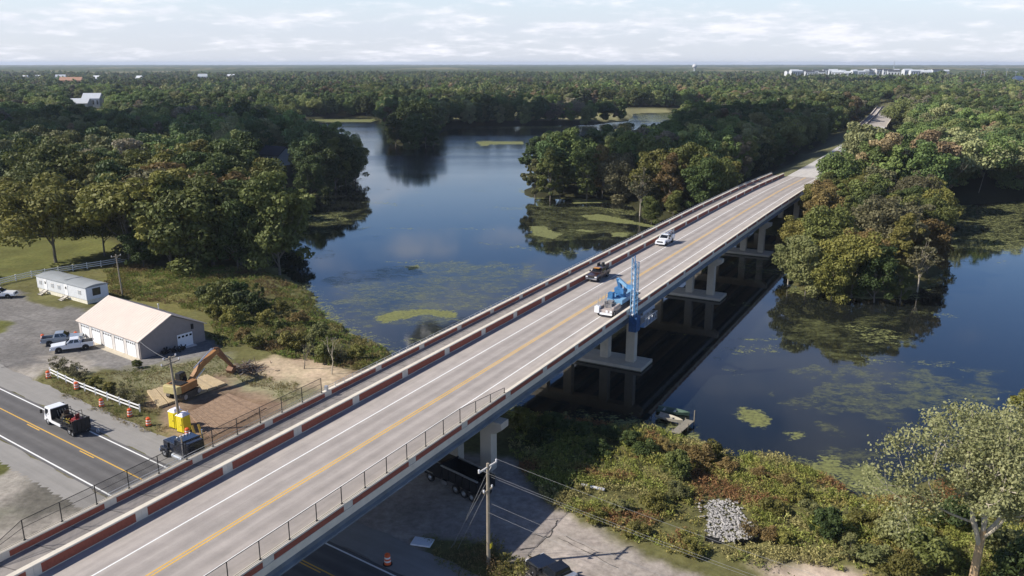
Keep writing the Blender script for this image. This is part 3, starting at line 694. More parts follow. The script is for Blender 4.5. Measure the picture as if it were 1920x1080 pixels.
s_ = MB(); s_.box(.1, tL - .1, .1, tW - .1, -.1, HB - .01); s_.build('skirting', mat('cream_skirt', (.72, .68, .56), .7), tra)
for x in (.8, 4.9, 7.2, 12.3 + 1.6):
    f = MB(); f.box(x, x + .95, -.06, -.002, 1.55, 2.35); f = f.build('window', M_TRIM, tra)
    p = MB(); p.box(x + .08, x + .87, -.068, -.062, 1.62, 2.28); p.build('pane', mat('pale_pane', (.42, .45, .48), .12, spec=.8), f)
for x in (2.6, 9.6):
    f = MB(); f.box(x, x + 1.0, -.06, -.002, HB + .02, 2.8); f = f.build('door', M_WDOOR, tra)
    p = MB(); p.box(x + .3, x + .7, -.07, -.062, 1.9, 2.4); p.build('pane', M_PANE, f)
    st = thing('wooden_steps', 'short wooden steps below the ' + ('left' if x < 5 else 'right') + ' door of the white trailer', 'steps', tA + Matrix.Rotation(tang, 3, 'Z') @ Vector((x + .5, 0, 0)), tang, 'trailer door steps')
    for k in range(4):
        t = MB(); t.box(-.6, .6, -.45 - k * .32, -.17 - k * .32, .62 - k * .17, .67 - k * .17); t.build('tread', M_TRIM, st)
    t = MB()
    for sx in (-.62, .58): t.bar((sx, -.1, .7), (sx, -1.5, .03), .05, .2)
    t.build('stringer', mat('grey_timber', (.3, .27, .22), .9), st)
f = MB(); f.box(tL + .002, tL + .06, 1.2, 2.7, 1.35, 2.7); f = f.build('window', M_DARK, tra); p = MB(); p.box(tL + .062, tL + .07, 1.35, 2.55, 1.5, 2.55); p.build('pane', M_PANE, f)
# --- houses half hidden in the far woods
M_HW = mat('white_clapboard', (.56, .57, .58), .7, var=.06); M_HG = mat('dark_shingles', (.05, .055, .065), .9, var=.2); M_HR = mat('pale_metal_roof', (.55, .58, .62), .45, var=.06); M_HO = mat('orange_roof', (.42, .23, .15), .8)
def house(name, label, cat, c, L_, W_, h, rh, rz, wall, roof_m, group=None, wins=4):
    t = thing(name, label, cat, c, rz, group)
    w = MB(); w.extrude([(-W_ / 2, -1), (W_ / 2, -1), (W_ / 2, h), (0, h + rh - .2), (-W_ / 2, h)], lambda p: (-L_ / 2, p[0], p[1]), lambda p: (L_ / 2, p[0], p[1])); w.build('wall', wall, t)
    r = MB(); r.extrude([(-W_ / 2 - .6, h - .35), (0, h + rh), (W_ / 2 + .6, h - .35), (W_ / 2 + .6, h - .1), (0, h + rh + .3), (-W_ / 2 - .6, h - .1)], lambda p: (-L_ / 2 - .5, p[0], p[1]), lambda p: (L_ / 2 + .5, p[0], p[1])); r.build('roof', roof_m, t)
    n = wins
    for i in range(n):
        x = -L_ / 2 + L_ * (i + .5) / n
        p = MB(); p.box(x - L_ / n * .22, x + L_ / n * .22, -W_ / 2 - .08, -W_ / 2 - .003, h * .35, h * .8); p.build('window', M_PANE, t)
    return t
house('house', 'dark-roofed house under the trees at the lake inlet', 'house', G(520, 308, 0), 11, 9, 4.5, 3.0, -.5, M_HW, M_HG)
house('boathouse', 'small pale-roofed boathouse at the water beyond the dark-roofed house', 'boathouse', G(545, 262, 0), 13, 12, 3.5, 2.2, 1.15, M_HW, M_HR)
for i in range(3):
    house('farm_building', ['wide white-roofed building in the clearing beyond the left woods', 'taller white hall behind the wide white-roofed building', 'low pale shed in front of the white-roofed building'][i], 'building',
          [Vector((-417, 805, 0)), Vector((-408, 830, 0)), Vector((-426, 792, 0))][i], [34, 16, 22][i], [14, 12, 6][i], [5.5, 9, 3.5][i], [4, 4.5, 1.6][i], [.12, .1, .12][i], M_HW, M_HR, 'white buildings in the left clearing')
house('far_house', 'white-roofed building at the far left edge of the woods', 'house', Vector((-640, 1010, 0)), 42, 20, 12, 5, .1, M_HW, M_HR)
house('far_house', 'orange-roofed house among the trees beyond the white farm buildings', 'house', Vector((-740, 1440, 0)), 34, 16, 14, 5, .2, M_HO, M_HO)
hr = random.Random(4)
for u, d_ in ((75, 1750), (100, 1800), (140, 1650), (205, 1600), (283, 1700), (398, 1750), (450, 1900), (1880, 1500), (1905, 1480)):
    a = math.atan((u - 960) / FPX)
    put(house('far_house', 'tiny white house showing between far tree tops near the horizon', 'house', Vector((math.tan(a) * d_, d_, 0)), hr.uniform(10, 18), 10, hr.uniform(12, 16), 5, hr.uniform(-.4, .4), M_HW, M_HR, 'tiny houses scattered near the horizon', 3))
# the town on the right: rows of pale blocks with dark roofs
for i in range(30):
    u = 1462 + i * 9.9 + hr.uniform(-3, 3); d_ = 2600 + hr.uniform(-120, 260); a = math.atan((u - 960) / FPX)
    hh_ = hr.uniform(15, 19) * d_ / 2600
    house('town_block', 'pale town building in the white row near the horizon on the right', 'building', Vector((math.tan(a) * d_, d_, 0)), hr.uniform(14, 34), 16, hh_, hr.uniform(2.5, 5), hr.uniform(-.3, .3), M_HW, M_HR if hr.random() < .6 else M_HG, 'white town buildings near the horizon', 4)
# water tower and mast
wt = thing('water_tower', 'white ball water tower rising over the woods at the horizon', 'water tower', Vector((math.tan(math.atan((1291 - 960) / FPX)) * 2600, 2600, 0)))
m_ = MB(); m_.lathe([(3.2, 0), (2.4, 4), (2.2, 24), (3.6, 27)], n=14); m_.build('shaft', M_HW, wt, smooth=True)
m_ = MB(); m_.lathe([(3.6, 27), (6.0, 28.5), (7.0, 31.5), (6.4, 35), (4.2, 37.4), (1.4, 38.3)], n=18); m_.build('tank', M_HW, wt, smooth=True)
ms_ = thing('radio_mast', 'thin lattice radio mast behind the white town', 'mast', Vector((math.tan(math.atan((1652 - 960) / FPX)) * 2650, 2650, 0)))
m_ = MB()
for k in range(3):
    a = k * 2.094; m_.tube((math.cos(a) * 1.2, math.sin(a) * 1.2, 0), (math.cos(a) * .4, math.sin(a) * .4, 50), .45, .3, 5)
for k in range(12):
    for q_ in range(3):
        a = q_ * 2.094; b = a + 2.094; z = 4 * k; f0 = 1.2 - .8 * z / 50; f1 = 1.2 - .8 * (z + 4) / 50
        m_.tube((math.cos(a) * f0, math.sin(a) * f0, z), (math.cos(b) * f1, math.sin(b) * f1, z + 4), .15, n=4)
m_.build('lattice', M_GALV, ms_)
for i, u in enumerate((1812, 1818, 1858, 1875)):
    a = math.atan((u - 960) / FPX); t = thing('light_pole', 'thin pale light pole above the woods at the right horizon', 'pole', Vector((math.tan(a) * 1700, 1700, 0)), 0, 'light poles at the right horizon')
    m_ = MB(); m_.tube((0, 0, 0), (0, 0, 31 - (i % 2) * 5), .45, .3, 6); m_.build('shaft', M_GALV, t); m_ = MB(); m_.box(-2.2, 2.2, -.4, .4, 30 - (i % 2) * 5, 31.4 - (i % 2) * 5); m_.build('lamp_head', M_HW, t)

# ------------------------------------------------------------------ fences, poles, wires
M_FW = mat('white_fence_paint', (.80, .80, .78), .6, var=.06)
def rail_fence(label, pts, step, rails, hp):
    t = thing('rail_fence', label, 'fence', pts[0])
    o0 = Vector(pts[0]); R_ = MB(); P_ = []
    for a, b in zip(pts[:-1], pts[1:]):
        n = max(1, round((b - a).length / step))
        for i in range(n): P_.append(a.lerp(b, i / n) - o0)
    P_.append(pts[-1] - o0)
    for a, b in zip(P_[:-1], P_[1:]):
        for z in rails: R_.bar(a + Vector((0, 0, z)), b + Vector((0, 0, z)), .05, .17)
    R_.build('rails', M_FW, t)
    for p in P_:
        m = MB(); m.box(p.x - .075, p.x + .075, p.y - .075, p.y + .075, -.2, hp); m.taper(p.x - .09, p.x + .09, p.y - .09, p.y + .09, hp, p.x - .02, p.x + .02, p.y - .02, p.y + .02, hp + .1); m.build('post', M_FW, t)
rail_fence('white two-rail fence with leaning posts along the road verge', [G(95, 704), G(140, 726), G(180, 742), G(225, 760), G(263, 774)], 2.4, (.5, .95), 1.1)
rail_fence('white three-rail paddock fence along the lawn behind the trailer', [G(-90, 562), G(0, 534), G(60, 520), G(110, 512), G(190, 500), G(250, 490)], 3.2, (.35, .75, 1.15), 1.3)
M_WOOD = mat('weathered_pole', (.30, .255, .19), .9, var=.2, scale=2); M_INS = mat('grey_insulator', (.6, .6, .62), .3); M_WIRE = mat('aluminium_wire', (.24, .24, .24), .6, metal=.0)
def pole(label, base_, h, arm_ang, arms, lean=(0, 0), r=.16):
    t = thing('utility_pole', label, 'utility pole', base_)
    m = MB(); top = Vector((lean[0], lean[1], h)); m.tube((0, 0, -.3), top, r * 1.15, r * .8, 12); m.build('shaft', M_WOOD, t, smooth=False)
    for z, hw, col in arms:
        d = Vector((math.cos(arm_ang), math.sin(arm_ang), 0)); c = top * (z / h)
        m = MB(); m.bar(c - d * hw + Vector((.0, 0, 0)), c + d * hw, .12, .13)
        for f in (-.95, .95):
            p = c + d * hw * f; m.bar(c + d * hw * f * .55, c - Vector((0, 0, .55)), .04, .04)
        arm = m.build('crossarm', mat('pale_crossarm', (.55, .53, .5), .7) if col else M_WOOD, t)
        for f in (-.95, .95):
            p = c + d * hw * f; q = MB(); q.lathe([(.05, .06), (.09, .1), (.06, .16), (.1, .2), (.06, .28)], c=(p.x, p.y, p.z), n=8); q.build('insulator', M_INS, arm)
    return t
P1 = Vector((-2.03, 63.28, 0)); P2 = Vector((-38.98, 90.25, 0)); P3 = Vector((-72.68, 149.54, 0))
aP = RANG + math.pi / 2
pl1 = pole('grey timber utility pole with a pale crossarm beside the paved lot', P1, 9.7, aP, [(9.35, 1.25, 1), (7.2, .6, 0)])
pole('leaning timber utility pole beside the yellow portable toilets', P2, 9.3, aP + .15, [(9.1, .9, 0), (8.5, 1.3, 0)], lean=(-.55, .35))
pole('dark timber utility pole standing in the grass behind the trailer', P3, 8.0, aP, [(7.6, .9, 0)], lean=(-.3, 0), r=.14)
def wire(name, label, cat, pts, r=.009, sag=.6, n=18, material=None, kind=None):
    m = MB(); a, b = Vector(pts[0]), Vector(pts[1]); Q = [a.lerp(b, i / n) - Vector((0, 0, sag * 4 * (i / n) * (1 - i / n))) for i in range(n + 1)]
    m.path([q - a for q in Q], r, 5); o = m.build(name, material or M_WIRE, None, loc=a); return put(o, label, cat, 'wires hung from the grey utility pole' if 'pole wire' in label else None)
NP = P1 + RD * 46
dA = Vector((math.cos(aP), math.sin(aP), 0))
for off, z, l in ((1.2, 9.62, 'topmost pole wire running off the far end of the crossarm'), (-1.2, 9.62, 'pole wire running off the near end of the crossarm'), (0.1, 8.5, 'pole wire leaving just below the crossarm'), (.1, 6.0, 'upper of the two low pole wires'), (-.1, 5.2, 'lowest pole wire leaving the middle of the shaft')):
    wire('overhead_wire', l, 'wire', [P1 + dA * off + Vector((0, 0, z)), NP + dA * off + Vector((0, 0, z - .2))])
for (u, v, z) in ((851, 1022, 9.0), (858, 1030, 7.4), (846, 1027, 8.2)):
    wire('guy_wire', 'taut guy wire from the grey utility pole down to the shaded verge', 'guy wire', [P1 + Vector((0, 0, z)), G(u, v)], .018, 0, 2)
for o in [x for x in C.objects if x.name.startswith('guy_wire')]: o['group'] = 'guy wires of the grey utility pole'
wire('service_wire', 'thin service wire from the leaning pole to the garage corner', 'wire', [P2 + Vector((-.5, .3, 8.9)), gB + Vector((0, 0, 2.9))], .02, .3)
sg = MB(); sg.box(-.02, .02, -.19, .19, 1.75, 2.2); o = sg.build('yellow_marker', mat('yellow_plastic', (.75, .62, .03), .5), None, loc=P1 + Vector((.24, -.05, .0)), rz=-.4); put(o, 'small yellow guy marker fixed low on the grey utility pole', 'marker')
# portable toilets
M_YT = mat('yellow_plastic_wall', (.78, .66, .03), .45, var=.05); M_WT = mat('white_plastic_roof', (.8, .78, .85), .4, var=.04)
pt = thing('portable_toilet', 'yellow portable toilet with white roof, left of the pair', 'portable toilet', G(331, 800), RANG + .15, 'yellow portable toilets by the leaning pole')
m = MB(); m.taper(-.58, .58, -.58, .58, 0.05, -.55, .55, -.55, .55, 2.05); 
m.build('cabin', M_YT, pt, bevel=.05)
m = MB(); m.taper(-.62, .62, -.62, .62, 2.055, -.58, .58, -.58, .58, 2.15); m.taper(-.56, .56, -.56, .56, 2.15, -.3, .3, -.36, .36, 2.38); m.build('roof', M_WT, pt, bevel=.04)
m = MB(); m.box(-.4, .4, -.625, -.59, .15, 1.95); d = m.build('door', mat('yellow_door', (.72, .58, .03), .45), pt); m = MB(); m.box(.22, .32, -.66, -.626, 1.0, 1.1); m.build('handle', M_DARK, d)
m = MB(); m.box(-.6, .6, -.6, .6, 0, .05); m.build('skid', M_DARK, pt); m = MB(); m.tube((.4, .4, 2.1), (.4, .4, 2.55), .05, n=7); m.build('vent_pipe', M_WT, pt)
pt2 = copy_tree(pt); pt2.location = G(346, 808); pt2['label'] = 'yellow portable toilet with white roof, right of the pair and behind the pole'
# traffic barrels
M_OR = mat('orange_barrel', (.75, .13, .035), .5, var=.08); M_BW = mat('white_band', (.8, .78, .76), .4); M_RB = mat('black_rubber', (.02, .02, .02), .85)
def barrel(label, p, tilt=None, grp='orange traffic barrels'):
    t = thing('traffic_barrel', label, 'traffic barrel', p, 0, grp)
    m = MB(); m.lathe([(.30, .06), (.30, .30), (.285, .30), (.285, .46), (.275, .46), (.275, .62), (.26, .62), (.26, .78), (.25, .78), (.25, .98), (.16, 1.04)], n=16, ms=[0, 0, 1, 0, 0, 0, 1, 0, 0, 0])
    m.box(-.1, .1, -.02, .02, 1.04, 1.13); m.build('drum', [M_OR, M_BW], t); m = MB(); m.lathe([(.42, 0), (.42, .06), (.31, .07)], n=16); m.build('base', M_RB, t)
    if tilt: t.rotation_euler = tilt
    return t
for (u, v, l, ti) in ((91, 709, 'orange and white barrel at the left end of the white road fence', None), (144, 730, 'orange and white barrel in front of the white road fence near its left end', None), (191, 762, 'orange and white barrel on the verge near the middle of the fence', None),
        (244, 781, 'orange and white barrel beside the right end of the white road fence', None), (279, 798, 'orange and white barrel on the verge nearest the yellow toilets', None), (81, 639, 'orange and white barrel behind the tailgate of the grey pickup', None),
        (124, 636, 'orange and white barrel lying tilted behind the white pickup', (.9, .3, .5)), (143, 634, 'orange and white barrel standing against the garage corner', None), (727, 1058, 'orange and white barrel alone in the bridge shade', None), (352, 818, 'orange barrel behind the black tractor truck', None)):
    barrel(l, G(u, v), ti)
# mattress-like slab, pipe, hoop
m = MB(); m.box(-.95, .95, -.65, .65, 0, .18); o = m.build('white_slab', mat('white_foam', (.7, .74, .8), .6, var=.04), None, bevel=.06, loc=G(792, 1018), rz=-.25); put(o, 'white rectangular slab lying on the shaded gravel', 'slab')
m = MB(); m.tube((0, 0, .2), (2.3, -.9, .12), .16, n=10); o = m.build('white_pipe', mat('white_pipe', (.55, .56, .6), .5), None, loc=G(1090, 912)); put(o, 'length of white pipe lying in the shaded grass', 'pipe')
m = MB()
for r_ in (.33, .30):
    m.path([(r_ * math.cos(t), .0, .36 + r_ * math.sin(t)) for t in np.linspace(0, 2 * math.pi, 19)], .03, 6)
for t in np.linspace(0, math.pi, 4)[:3]: m.tube((-.32 * math.cos(t), 0, .36 - .32 * math.sin(t)), (.32 * math.cos(t), 0, .36 + .32 * math.sin(t)), .012, n=4)
o = m.build('wire_hoop', M_GALV, None, loc=G(184, 812), rz=RANG); put(o, 'bare metal hoop standing on the road behind the flatbed truck', 'hoop')
# timber mats by the excavator
M_MAT = mat('timber_mat_wood', (.46, .36, .22), .9, var=.16, scale=1.2)
c0, c1, c2, c3 = G(276, 738), G(297, 767), G(424, 722), G(390, 706)
for i in range(7):
    a = c0.lerp(c3, i / 7); b = c0.lerp(c3, (i + 1) / 7); c = c1.lerp(c2, (i + 1) / 7); d = c1.lerp(c2, i / 7)
    e = .04; a2, b2, c2_, d2 = a.lerp(b, e), b.lerp(a, e), c.lerp(d, e), d.lerp(c, e); o_ = (a + b + c + d) / 4; z = .02 + .32
    m = MB(); n = 5
    for k in range(n):
        f0, f1 = k / n + .008, (k + 1) / n - .008
        p0, p1 = a2.lerp(b2, f0), a2.lerp(b2, f1); q0, q1 = d2.lerp(c2_, f0), d2.lerp(c2_, f1)
        ex = (p0 - q0).normalized() * hr.uniform(0, .35)
        m.hexa([x - o_ + Vector((0, 0, .0)) for x in (p0 + ex, q0, q1, p1 + ex)] + [x - o_ + Vector((0, 0, z)) for x in (p0 + ex, q0, q1, p1 + ex)])
    o = m.build('timber_mat', M_MAT, None, loc=o_); put(o, 'thick timber mat laid under the orange excavator', 'timber mat', 'timber mats under the excavator')
# dirty planked mats in the earth
M_MATD = mat('muddy_mat_wood', (.27, .185, .125), .95, var=.3, scale=1.6)
c0, c1, c2, c3 = G(352, 775), G(395, 822), G(500, 765), G(428, 738)
for i in range(8):
    a = c0.lerp(c3, i / 8); b = c0.lerp(c3, (i + .93) / 8); c = c1.lerp(c2, (i + .93) / 8); d = c1.lerp(c2, i / 8); o_ = (a + b + c + d) / 4
    m = MB()
    for k in range(4):
        f0, f1 = k / 4 + .02, (k + 1) / 4 - .02; z = .05 + hr.uniform(0, .05)
        q = [a.lerp(b, f0), d.lerp(c, f0), d.lerp(c, f1), a.lerp(b, f1)]; m.hexa([x - o_ + Vector((0, 0, -.05)) for x in q] + [x - o_ + Vector((0, 0, z)) for x in q])
    o = m.build('muddy_mat', M_MATD, None, loc=o_); put(o, 'muddy plank mat pressed into the brown earth beside the bridge', 'timber mat', 'muddy plank mats beside the bridge')
# yellow trestle boards and brown spoil
for k, (u0, v0, u1, v1) in enumerate(((358, 800, 369, 826), (373, 797, 381, 824))):
    a = G(u1, v1); m = MB(); m.bar((0, 0, .05), (-.75, .9, 1.5), .25, .06); o = m.build('yellow_board', mat('yellow_board_paint', (.66, .42, .07), .6), None, loc=a); put(o, ('left' if k == 0 else 'right') + ' of two yellow boards leaning behind the black tractor truck', 'board')
# boats and dock at the shaded shore
def hull(L_, W_, D_, n=12):
    m = MB(); R_ = []
    for i in range(n + 1):
        t = i / n; w = W_ / 2 * (1 - max(0, (t - .35) / .65) ** 2.2 * .96); sh = D_ * (1 + .25 * t * t); x = L_ * (t - .5)
        R_.append([(x, -w, sh), (x, -w * .82, .12), (x, 0, .0), (x, w * .82, .12), (x, w, sh), (x, w * .88, sh), (x, w * .7, .2), (x, 0, .14), (x, -w * .7, .2), (x, -w * .88, sh)])
    V = [p for r in R_ for p in r]; F = []
    for i in range(n):
        for k in range(10): F.append((i * 10 + k, i * 10 + (k + 1) % 10, (i + 1) * 10 + (k + 1) % 10, (i + 1) * 10 + k))
    F.append(tuple(range(9, -1, -1))); F.append(tuple(n * 10 + k for k in range(10))); m.add(V, F); return m
M_ALU = mat('dull_aluminium', (.42, .44, .42), .45, metal=.4, var=.15); M_TANB = mat('tan_hull', (.40, .37, .30), .6, var=.15); M_GRN = mat('green_hull', (.07, .12, .09), .5)
def boat(label, p, rz, L_, W_, mt, sm):
    t = thing('rowing_boat', label, 'boat', p, rz, 'small boats pulled up at the shaded shore'); h = hull(L_, W_, .45).build('hull', mt, t)
    for f in (-.28, .05): m = MB(); m.box(L_ * f - .14, L_ * f + .14, -W_ * .42, W_ * .42, .30, .35); m.build('seat', sm, t)
    return t
boat('green flat-bottomed boat with pale seats floating off the shaded dock', G(1262, 775, ZW) , -.45, 4.3, 1.5, M_GRN, M_ALU)
boat('tan open boat drawn up on the bank beside the shaded dock', G(1256, 790, ZW) + Vector((0, 0, .15)), -.7, 3.6, 1.35, M_TANB, M_TANB)
dkk = thing('dock', 'short weathered plank dock at the shaded shore', 'dock', G(1266, 812, ZW + .5), 0)
o0 = Vector(dkk.location); e1 = G(1294, 788, ZW + .5) - o0; sd = Vector((-e1.y, e1.x, 0)).normalized() * .55
m = MB()
for k in range(14):
    a = e1 * (k / 14); b = e1 * ((k + .85) / 14); m.hexa([a - sd, b - sd, b + sd, a + sd] + [x + Vector((0, 0, .06)) for x in (a - sd, b - sd, b + sd, a + sd)])
m.build('deck', mat('grey_planks', (.24, .22, .18), .95, var=.2), dkk)
for f, h in ((.1, .3), (.55, .5), (.98, 1.5)):
    for sg_ in (-1, 1):
        m = MB(); p = e1 * f + sd * sg_ * 1.05; m.tube((p.x, p.y, -1.2), (p.x, p.y, h if sg_ < 0 else .2), .07, n=7); m.build('post', M_WOOD, dkk)
# riprap and silt fence
RP_ = PX([(1322, 940), (1350, 937), (1388, 957), (1408, 985), (1402, 1012), (1345, 1020), (1325, 1000), (1330, 970)])
bx0, bx1 = min(p[0] for p in RP_), max(p[0] for p in RP_); by0, by1 = min(p[1] for p in RP_), max(p[1] for p in RP_)
m = MB(); q = random.Random(2); cnt = 0
while cnt < 900:
    x, y = q.uniform(bx0, bx1), q.uniform(by0, by1)
    x += q.gauss(0, .25); y += q.gauss(0, .25)
    if not inpoly(np.array([x]), np.array([y]), RP_)[0] and q.random() < .8: continue
    r_ = q.uniform(.07, .20); cnt += 1; V = []
    for p in ((1, 0, 0), (0, 1, 0), (-1, 0, 0), (0, -1, 0), (.2, .1, 1), (-.1, .2, -1)):
        V.append((x + p[0] * r_ * q.uniform(.7, 1.2), y + p[1] * r_ * q.uniform(.7, 1.2), .05 + q.uniform(0, .08) + p[2] * r_ * q.uniform(.3, .55)))
    m.add(V, [(0, 1, 4), (1, 2, 4), (2, 3, 4), (3, 0, 4), (1, 0, 5), (2, 1, 5), (3, 2, 5), (0, 3, 5)])
o = m.build('riprap', mat('pale_riprap', (.33, .315, .30), .9, var=.5, scale=2.5)); put(o, 'bed of pale grey riprap stones in the weeds', 'stones', kind='stuff')
for i, pts in enumerate(([(1322, 1014), (1348, 1020)], [(1378, 1024), (1402, 1022), (1422, 1016), (1420, 992)])):
    m = MB(); P = [G(*p) for p in pts]; o0 = P[0]
    for a, b in zip(P[:-1], P[1:]): m.bar(a - o0 + Vector((0, 0, .28)), b - o0 + Vector((0, 0, .28)), .03, .56)
    for p in P: m.bar(p - o0, p - o0 + Vector((0, 0, .75)), .05, .05)
    o = m.build('silt_fence', mat('black_silt_cloth', (.012, .012, .014), .8), None, loc=o0); put(o, ['short black silt fence left of the riprap stones', 'black silt fence wrapping the right end of the riprap stones'][i], 'silt fence')
# ================================================================== vehicles and machines
M_TYRE = mat('tyre_rubber', (.016, .016, .017), .85); M_RIM = mat('alloy_rim', (.42, .43, .45), .35, metal=.6); M_GL = glass()
M_CHR = mat('chrome', (.72, .73, .76), .15, metal=.9, var=.03); M_BLKP = mat('black_plastic', (.02, .02, .022), .6); M_HEAD = mat('headlight_lens', (.75, .77, .8), .15, spec=.8); M_TAIL = mat('red_tail_lens', (.35, .02, .015), .3)
def car_paint(name, col, rough=.3, metal=0.0): return mat(name, col, rough, metal=metal, var=.03, coat=.5, scale=.8)
M_WHP = car_paint('white_car_paint', (.78, .79, .81)); M_GRP = car_paint('grey_car_paint', (.34, .37, .40), .3, .2); M_BLP = car_paint('black_car_paint', (.010, .011, .014), .22); M_DKP = car_paint('dark_maroon_paint', (.035, .016, .016)); M_NVP = car_paint('dark_navy_paint', (.010, .013, .024), .2)
def panel(mb, q, u0, u1, v0, v1, off=.006, m=0, th=.004):
    """sub-rectangle (u along q0-q1, v along q0-q3) of a quad, standing proud of it"""
    q = [Vector(p) for p in q]
    def P(u, v): return q[0].lerp(q[1], u).lerp(q[3].lerp(q[2], u), v)
    n = (q[1] - q[0]).cross(q[3] - q[0]).normalized(); c = [P(u0, v0), P(u1, v0), P(u1, v1), P(u0, v1)]
    return mb.hexa([p - n * th for p in c] + [p + n * off for p in c], m)
def wheels(root, xs, track, r, w, rim=None, dual=()):
    for x in xs:
        for sy in (-1, 1):
            m = MB(); ww = w * (1.9 if x in dual else 1); m.wheel(x, sy * (track / 2 - ww / 2), r, r, ww); m.build('wheel', [M_TYRE, rim or M_RIM], root)
def pickup(label, paint, loc, rz, group, bed='open', rack=False, L_=5.85, hood=None):
    t = thing('pickup_truck', label, 'pickup truck', loc, rz, group); W = 1.0; h = L_ / 2
    b = MB()
    b.taper(-h + .08, h - .06, -W, W, .52, -h + .02, h - .02, -W, W, .86)
    b.hexa([(.95, -W, .86), (h - .03, -W * .98, .86), (h - .03, W * .98, .86), (.95, W, .86), (.95, -W * .95, 1.22), (h - .14, -W * .86, 1.10), (h - .14, W * .86, 1.10), (.95, W * .95, 1.22)], 1 if hood else 0)   # bonnet
    b.taper(-1.2, .95, -W, W, .86, -1.2, .95, -W * .95, W * .95, 1.24)                                         # door belt
    for y0, y1 in ((-W, -W + .1), (W - .1, W)): b.box(-h + .02, -1.2, y0, y1, .86, 1.26)                       # bed sides
    b.box(-1.3, -1.2, -W + .1, W - .1, .86, 1.26); b.box(-h + .02, -h + .09, -W + .1, W - .1, .86, 1.26)
    g = [(-1.15, -W * .93, 1.24), (.9, -W * .93, 1.24), (.9, W * .93, 1.24), (-1.15, W * .93, 1.24), (-.95, -W * .76, 1.86), (.2, -W * .76, 1.86), (.2, W * .76, 1.86), (-.95, W * .76, 1.86)]
    b.hexa(g); body = b.build('body', [paint, hood or paint], t, bevel=.05)
    gl = MB()
    sideR = [g[0], g[1], g[5], g[4]]; sideL = [g[2], g[3], g[7], g[6]]; fr = [g[1], g[2], g[6], g[5]]; bk = [g[3], g[0], g[4], g[7]]
    for q, fl in ((sideR, 0), (sideL, 1)):
        for u0, u1 in ((.07, .45), (.51, .86)):
            if fl: u0, u1 = 1 - u1, 1 - u0
            panel(gl, q, u0, u1, .12, .86)
    panel(gl, fr, .06, .94, .06, .92); panel(gl, bk, .1, .9, .15, .85); gl.build('window', M_GL, t)
    bf = MB(); bf.box(-h + .1, -1.31, -W + .105, W - .105, .80, .875); bf.build('bed_floor', M_BLKP, t)
    for x in (1.82, -1.78):
        for sy in (-1, 1):
            a = MB(); a.tube((x, sy * (W - .02), .47), (x, sy * (W + .006), .47), .49, n=18); a.build('wheel_well_dark', M_BLKP, t)  # black disc on the solid body side paints the dark of the wheel well
    wheels(t, (1.82, -1.78), 2 * W + .03, .40, .26)
    f = MB(); f.box(h - .02, h + .1, -W * .97, W * .97, .46, .70); f.build('bumper', M_CHR if paint is not M_WHP else paint, t, bevel=.02)
    f = MB(); f.box(-h - .1, -h + .01, -W * .97, W * .97, .50, .70); f.build('bumper', M_CHR, t)
    f = MB(); f.box(h - .03, h + .012, -W * .58, W * .58, .74, 1.02); f.build('grille', M_BLKP, t)
    for sy in (-1, 1):
        f = MB(); f.box(h - .06, h + .01, sy * W * .78 - .19, sy * W * .78 + .17, .80, 1.0); f.build('headlight', M_HEAD, t)
        f = MB(); f.box(-h - .005, -h + .05, sy * (W - .08) - .07, sy * (W - .08) + .07, .88, 1.2); f.build('taillight', M_TAIL, t)
        f = MB(); f.box(.66, .82, sy * (W + .12) - .13, sy * (W + .12) + .13, 1.22, 1.44); f.build('mirror', M_BLKP, t)
    if bed == 'cap':
        c = MB(); c.taper(-h + .02, -1.28, -W, W, 1.265, -h + .15, -1.3, -W * .82, W * .82, 1.85); c.build('bed_cap', M_WHP, t, bevel=.04)
    if bed == 'box':
        c = MB(); c.box(-1.75, -1.32, -W * .97, W * .97, 1.15, 1.5); c.build('tool_box', M_GALV, t); c = MB(); c.box(-h + .1, -1.8, -W + .11, W - .11, .88, 1.24); c.build('bed_cover', mat('white_tonneau', (.75, .77, .76), .5), t)
    if bed == 'dark':
        c = MB(); c.box(-h + .15, -1.45, -.75, .75, .88, 1.3); c.build('bed_load', M_BLKP, t)
    if rack:
        c = MB()
        for x in (-h + .15, -1.25, .3):
            for sy in (-1, 1): c.tube((x, sy * .85, 1.2), (x, sy * .8, 2.15), .035, n=6)
            c.tube((x, -.85, 2.15), (x, .85, 2.15), .035, n=6)
        for sy in (-1, 1): c.tube((-h + .1, sy * .8, 2.15), (.5, sy * .8, 2.15), .035, n=6)
        c.bar((-h + .1, .4, 2.22), (.9, .4, 2.22), .3, .06); c.build('ladder_rack', M_GALV, t)
    return t
A_ = math.radians
pickup('white four-door pickup parked across the gravel in front of the garage', M_WHP, (G(83, 664) + G(163, 655)) / 2 + RN * 1.1, A_(205), 'pickups parked on the gravel', 'dark')
pickup('grey pickup with dark bed, parked behind the white pickup by the garage', M_GRP, G(108, 648) + Vector((0.3, 1.2, 0)), A_(22), 'pickups parked on the gravel', 'open')
pickup('white pickup at the left edge of the gravel lot, in front of the paddock fence', M_WHP, G(0, 561) + Vector((-.6, 1.0, 0)), A_(8), 'pickups parked on the gravel', 'cap')
pickup('glossy black pickup with steel toolbox on the sunlit paved lot', M_BLP, Vector((3.6, 60.7, 0)), A_(124.5), None, 'box')
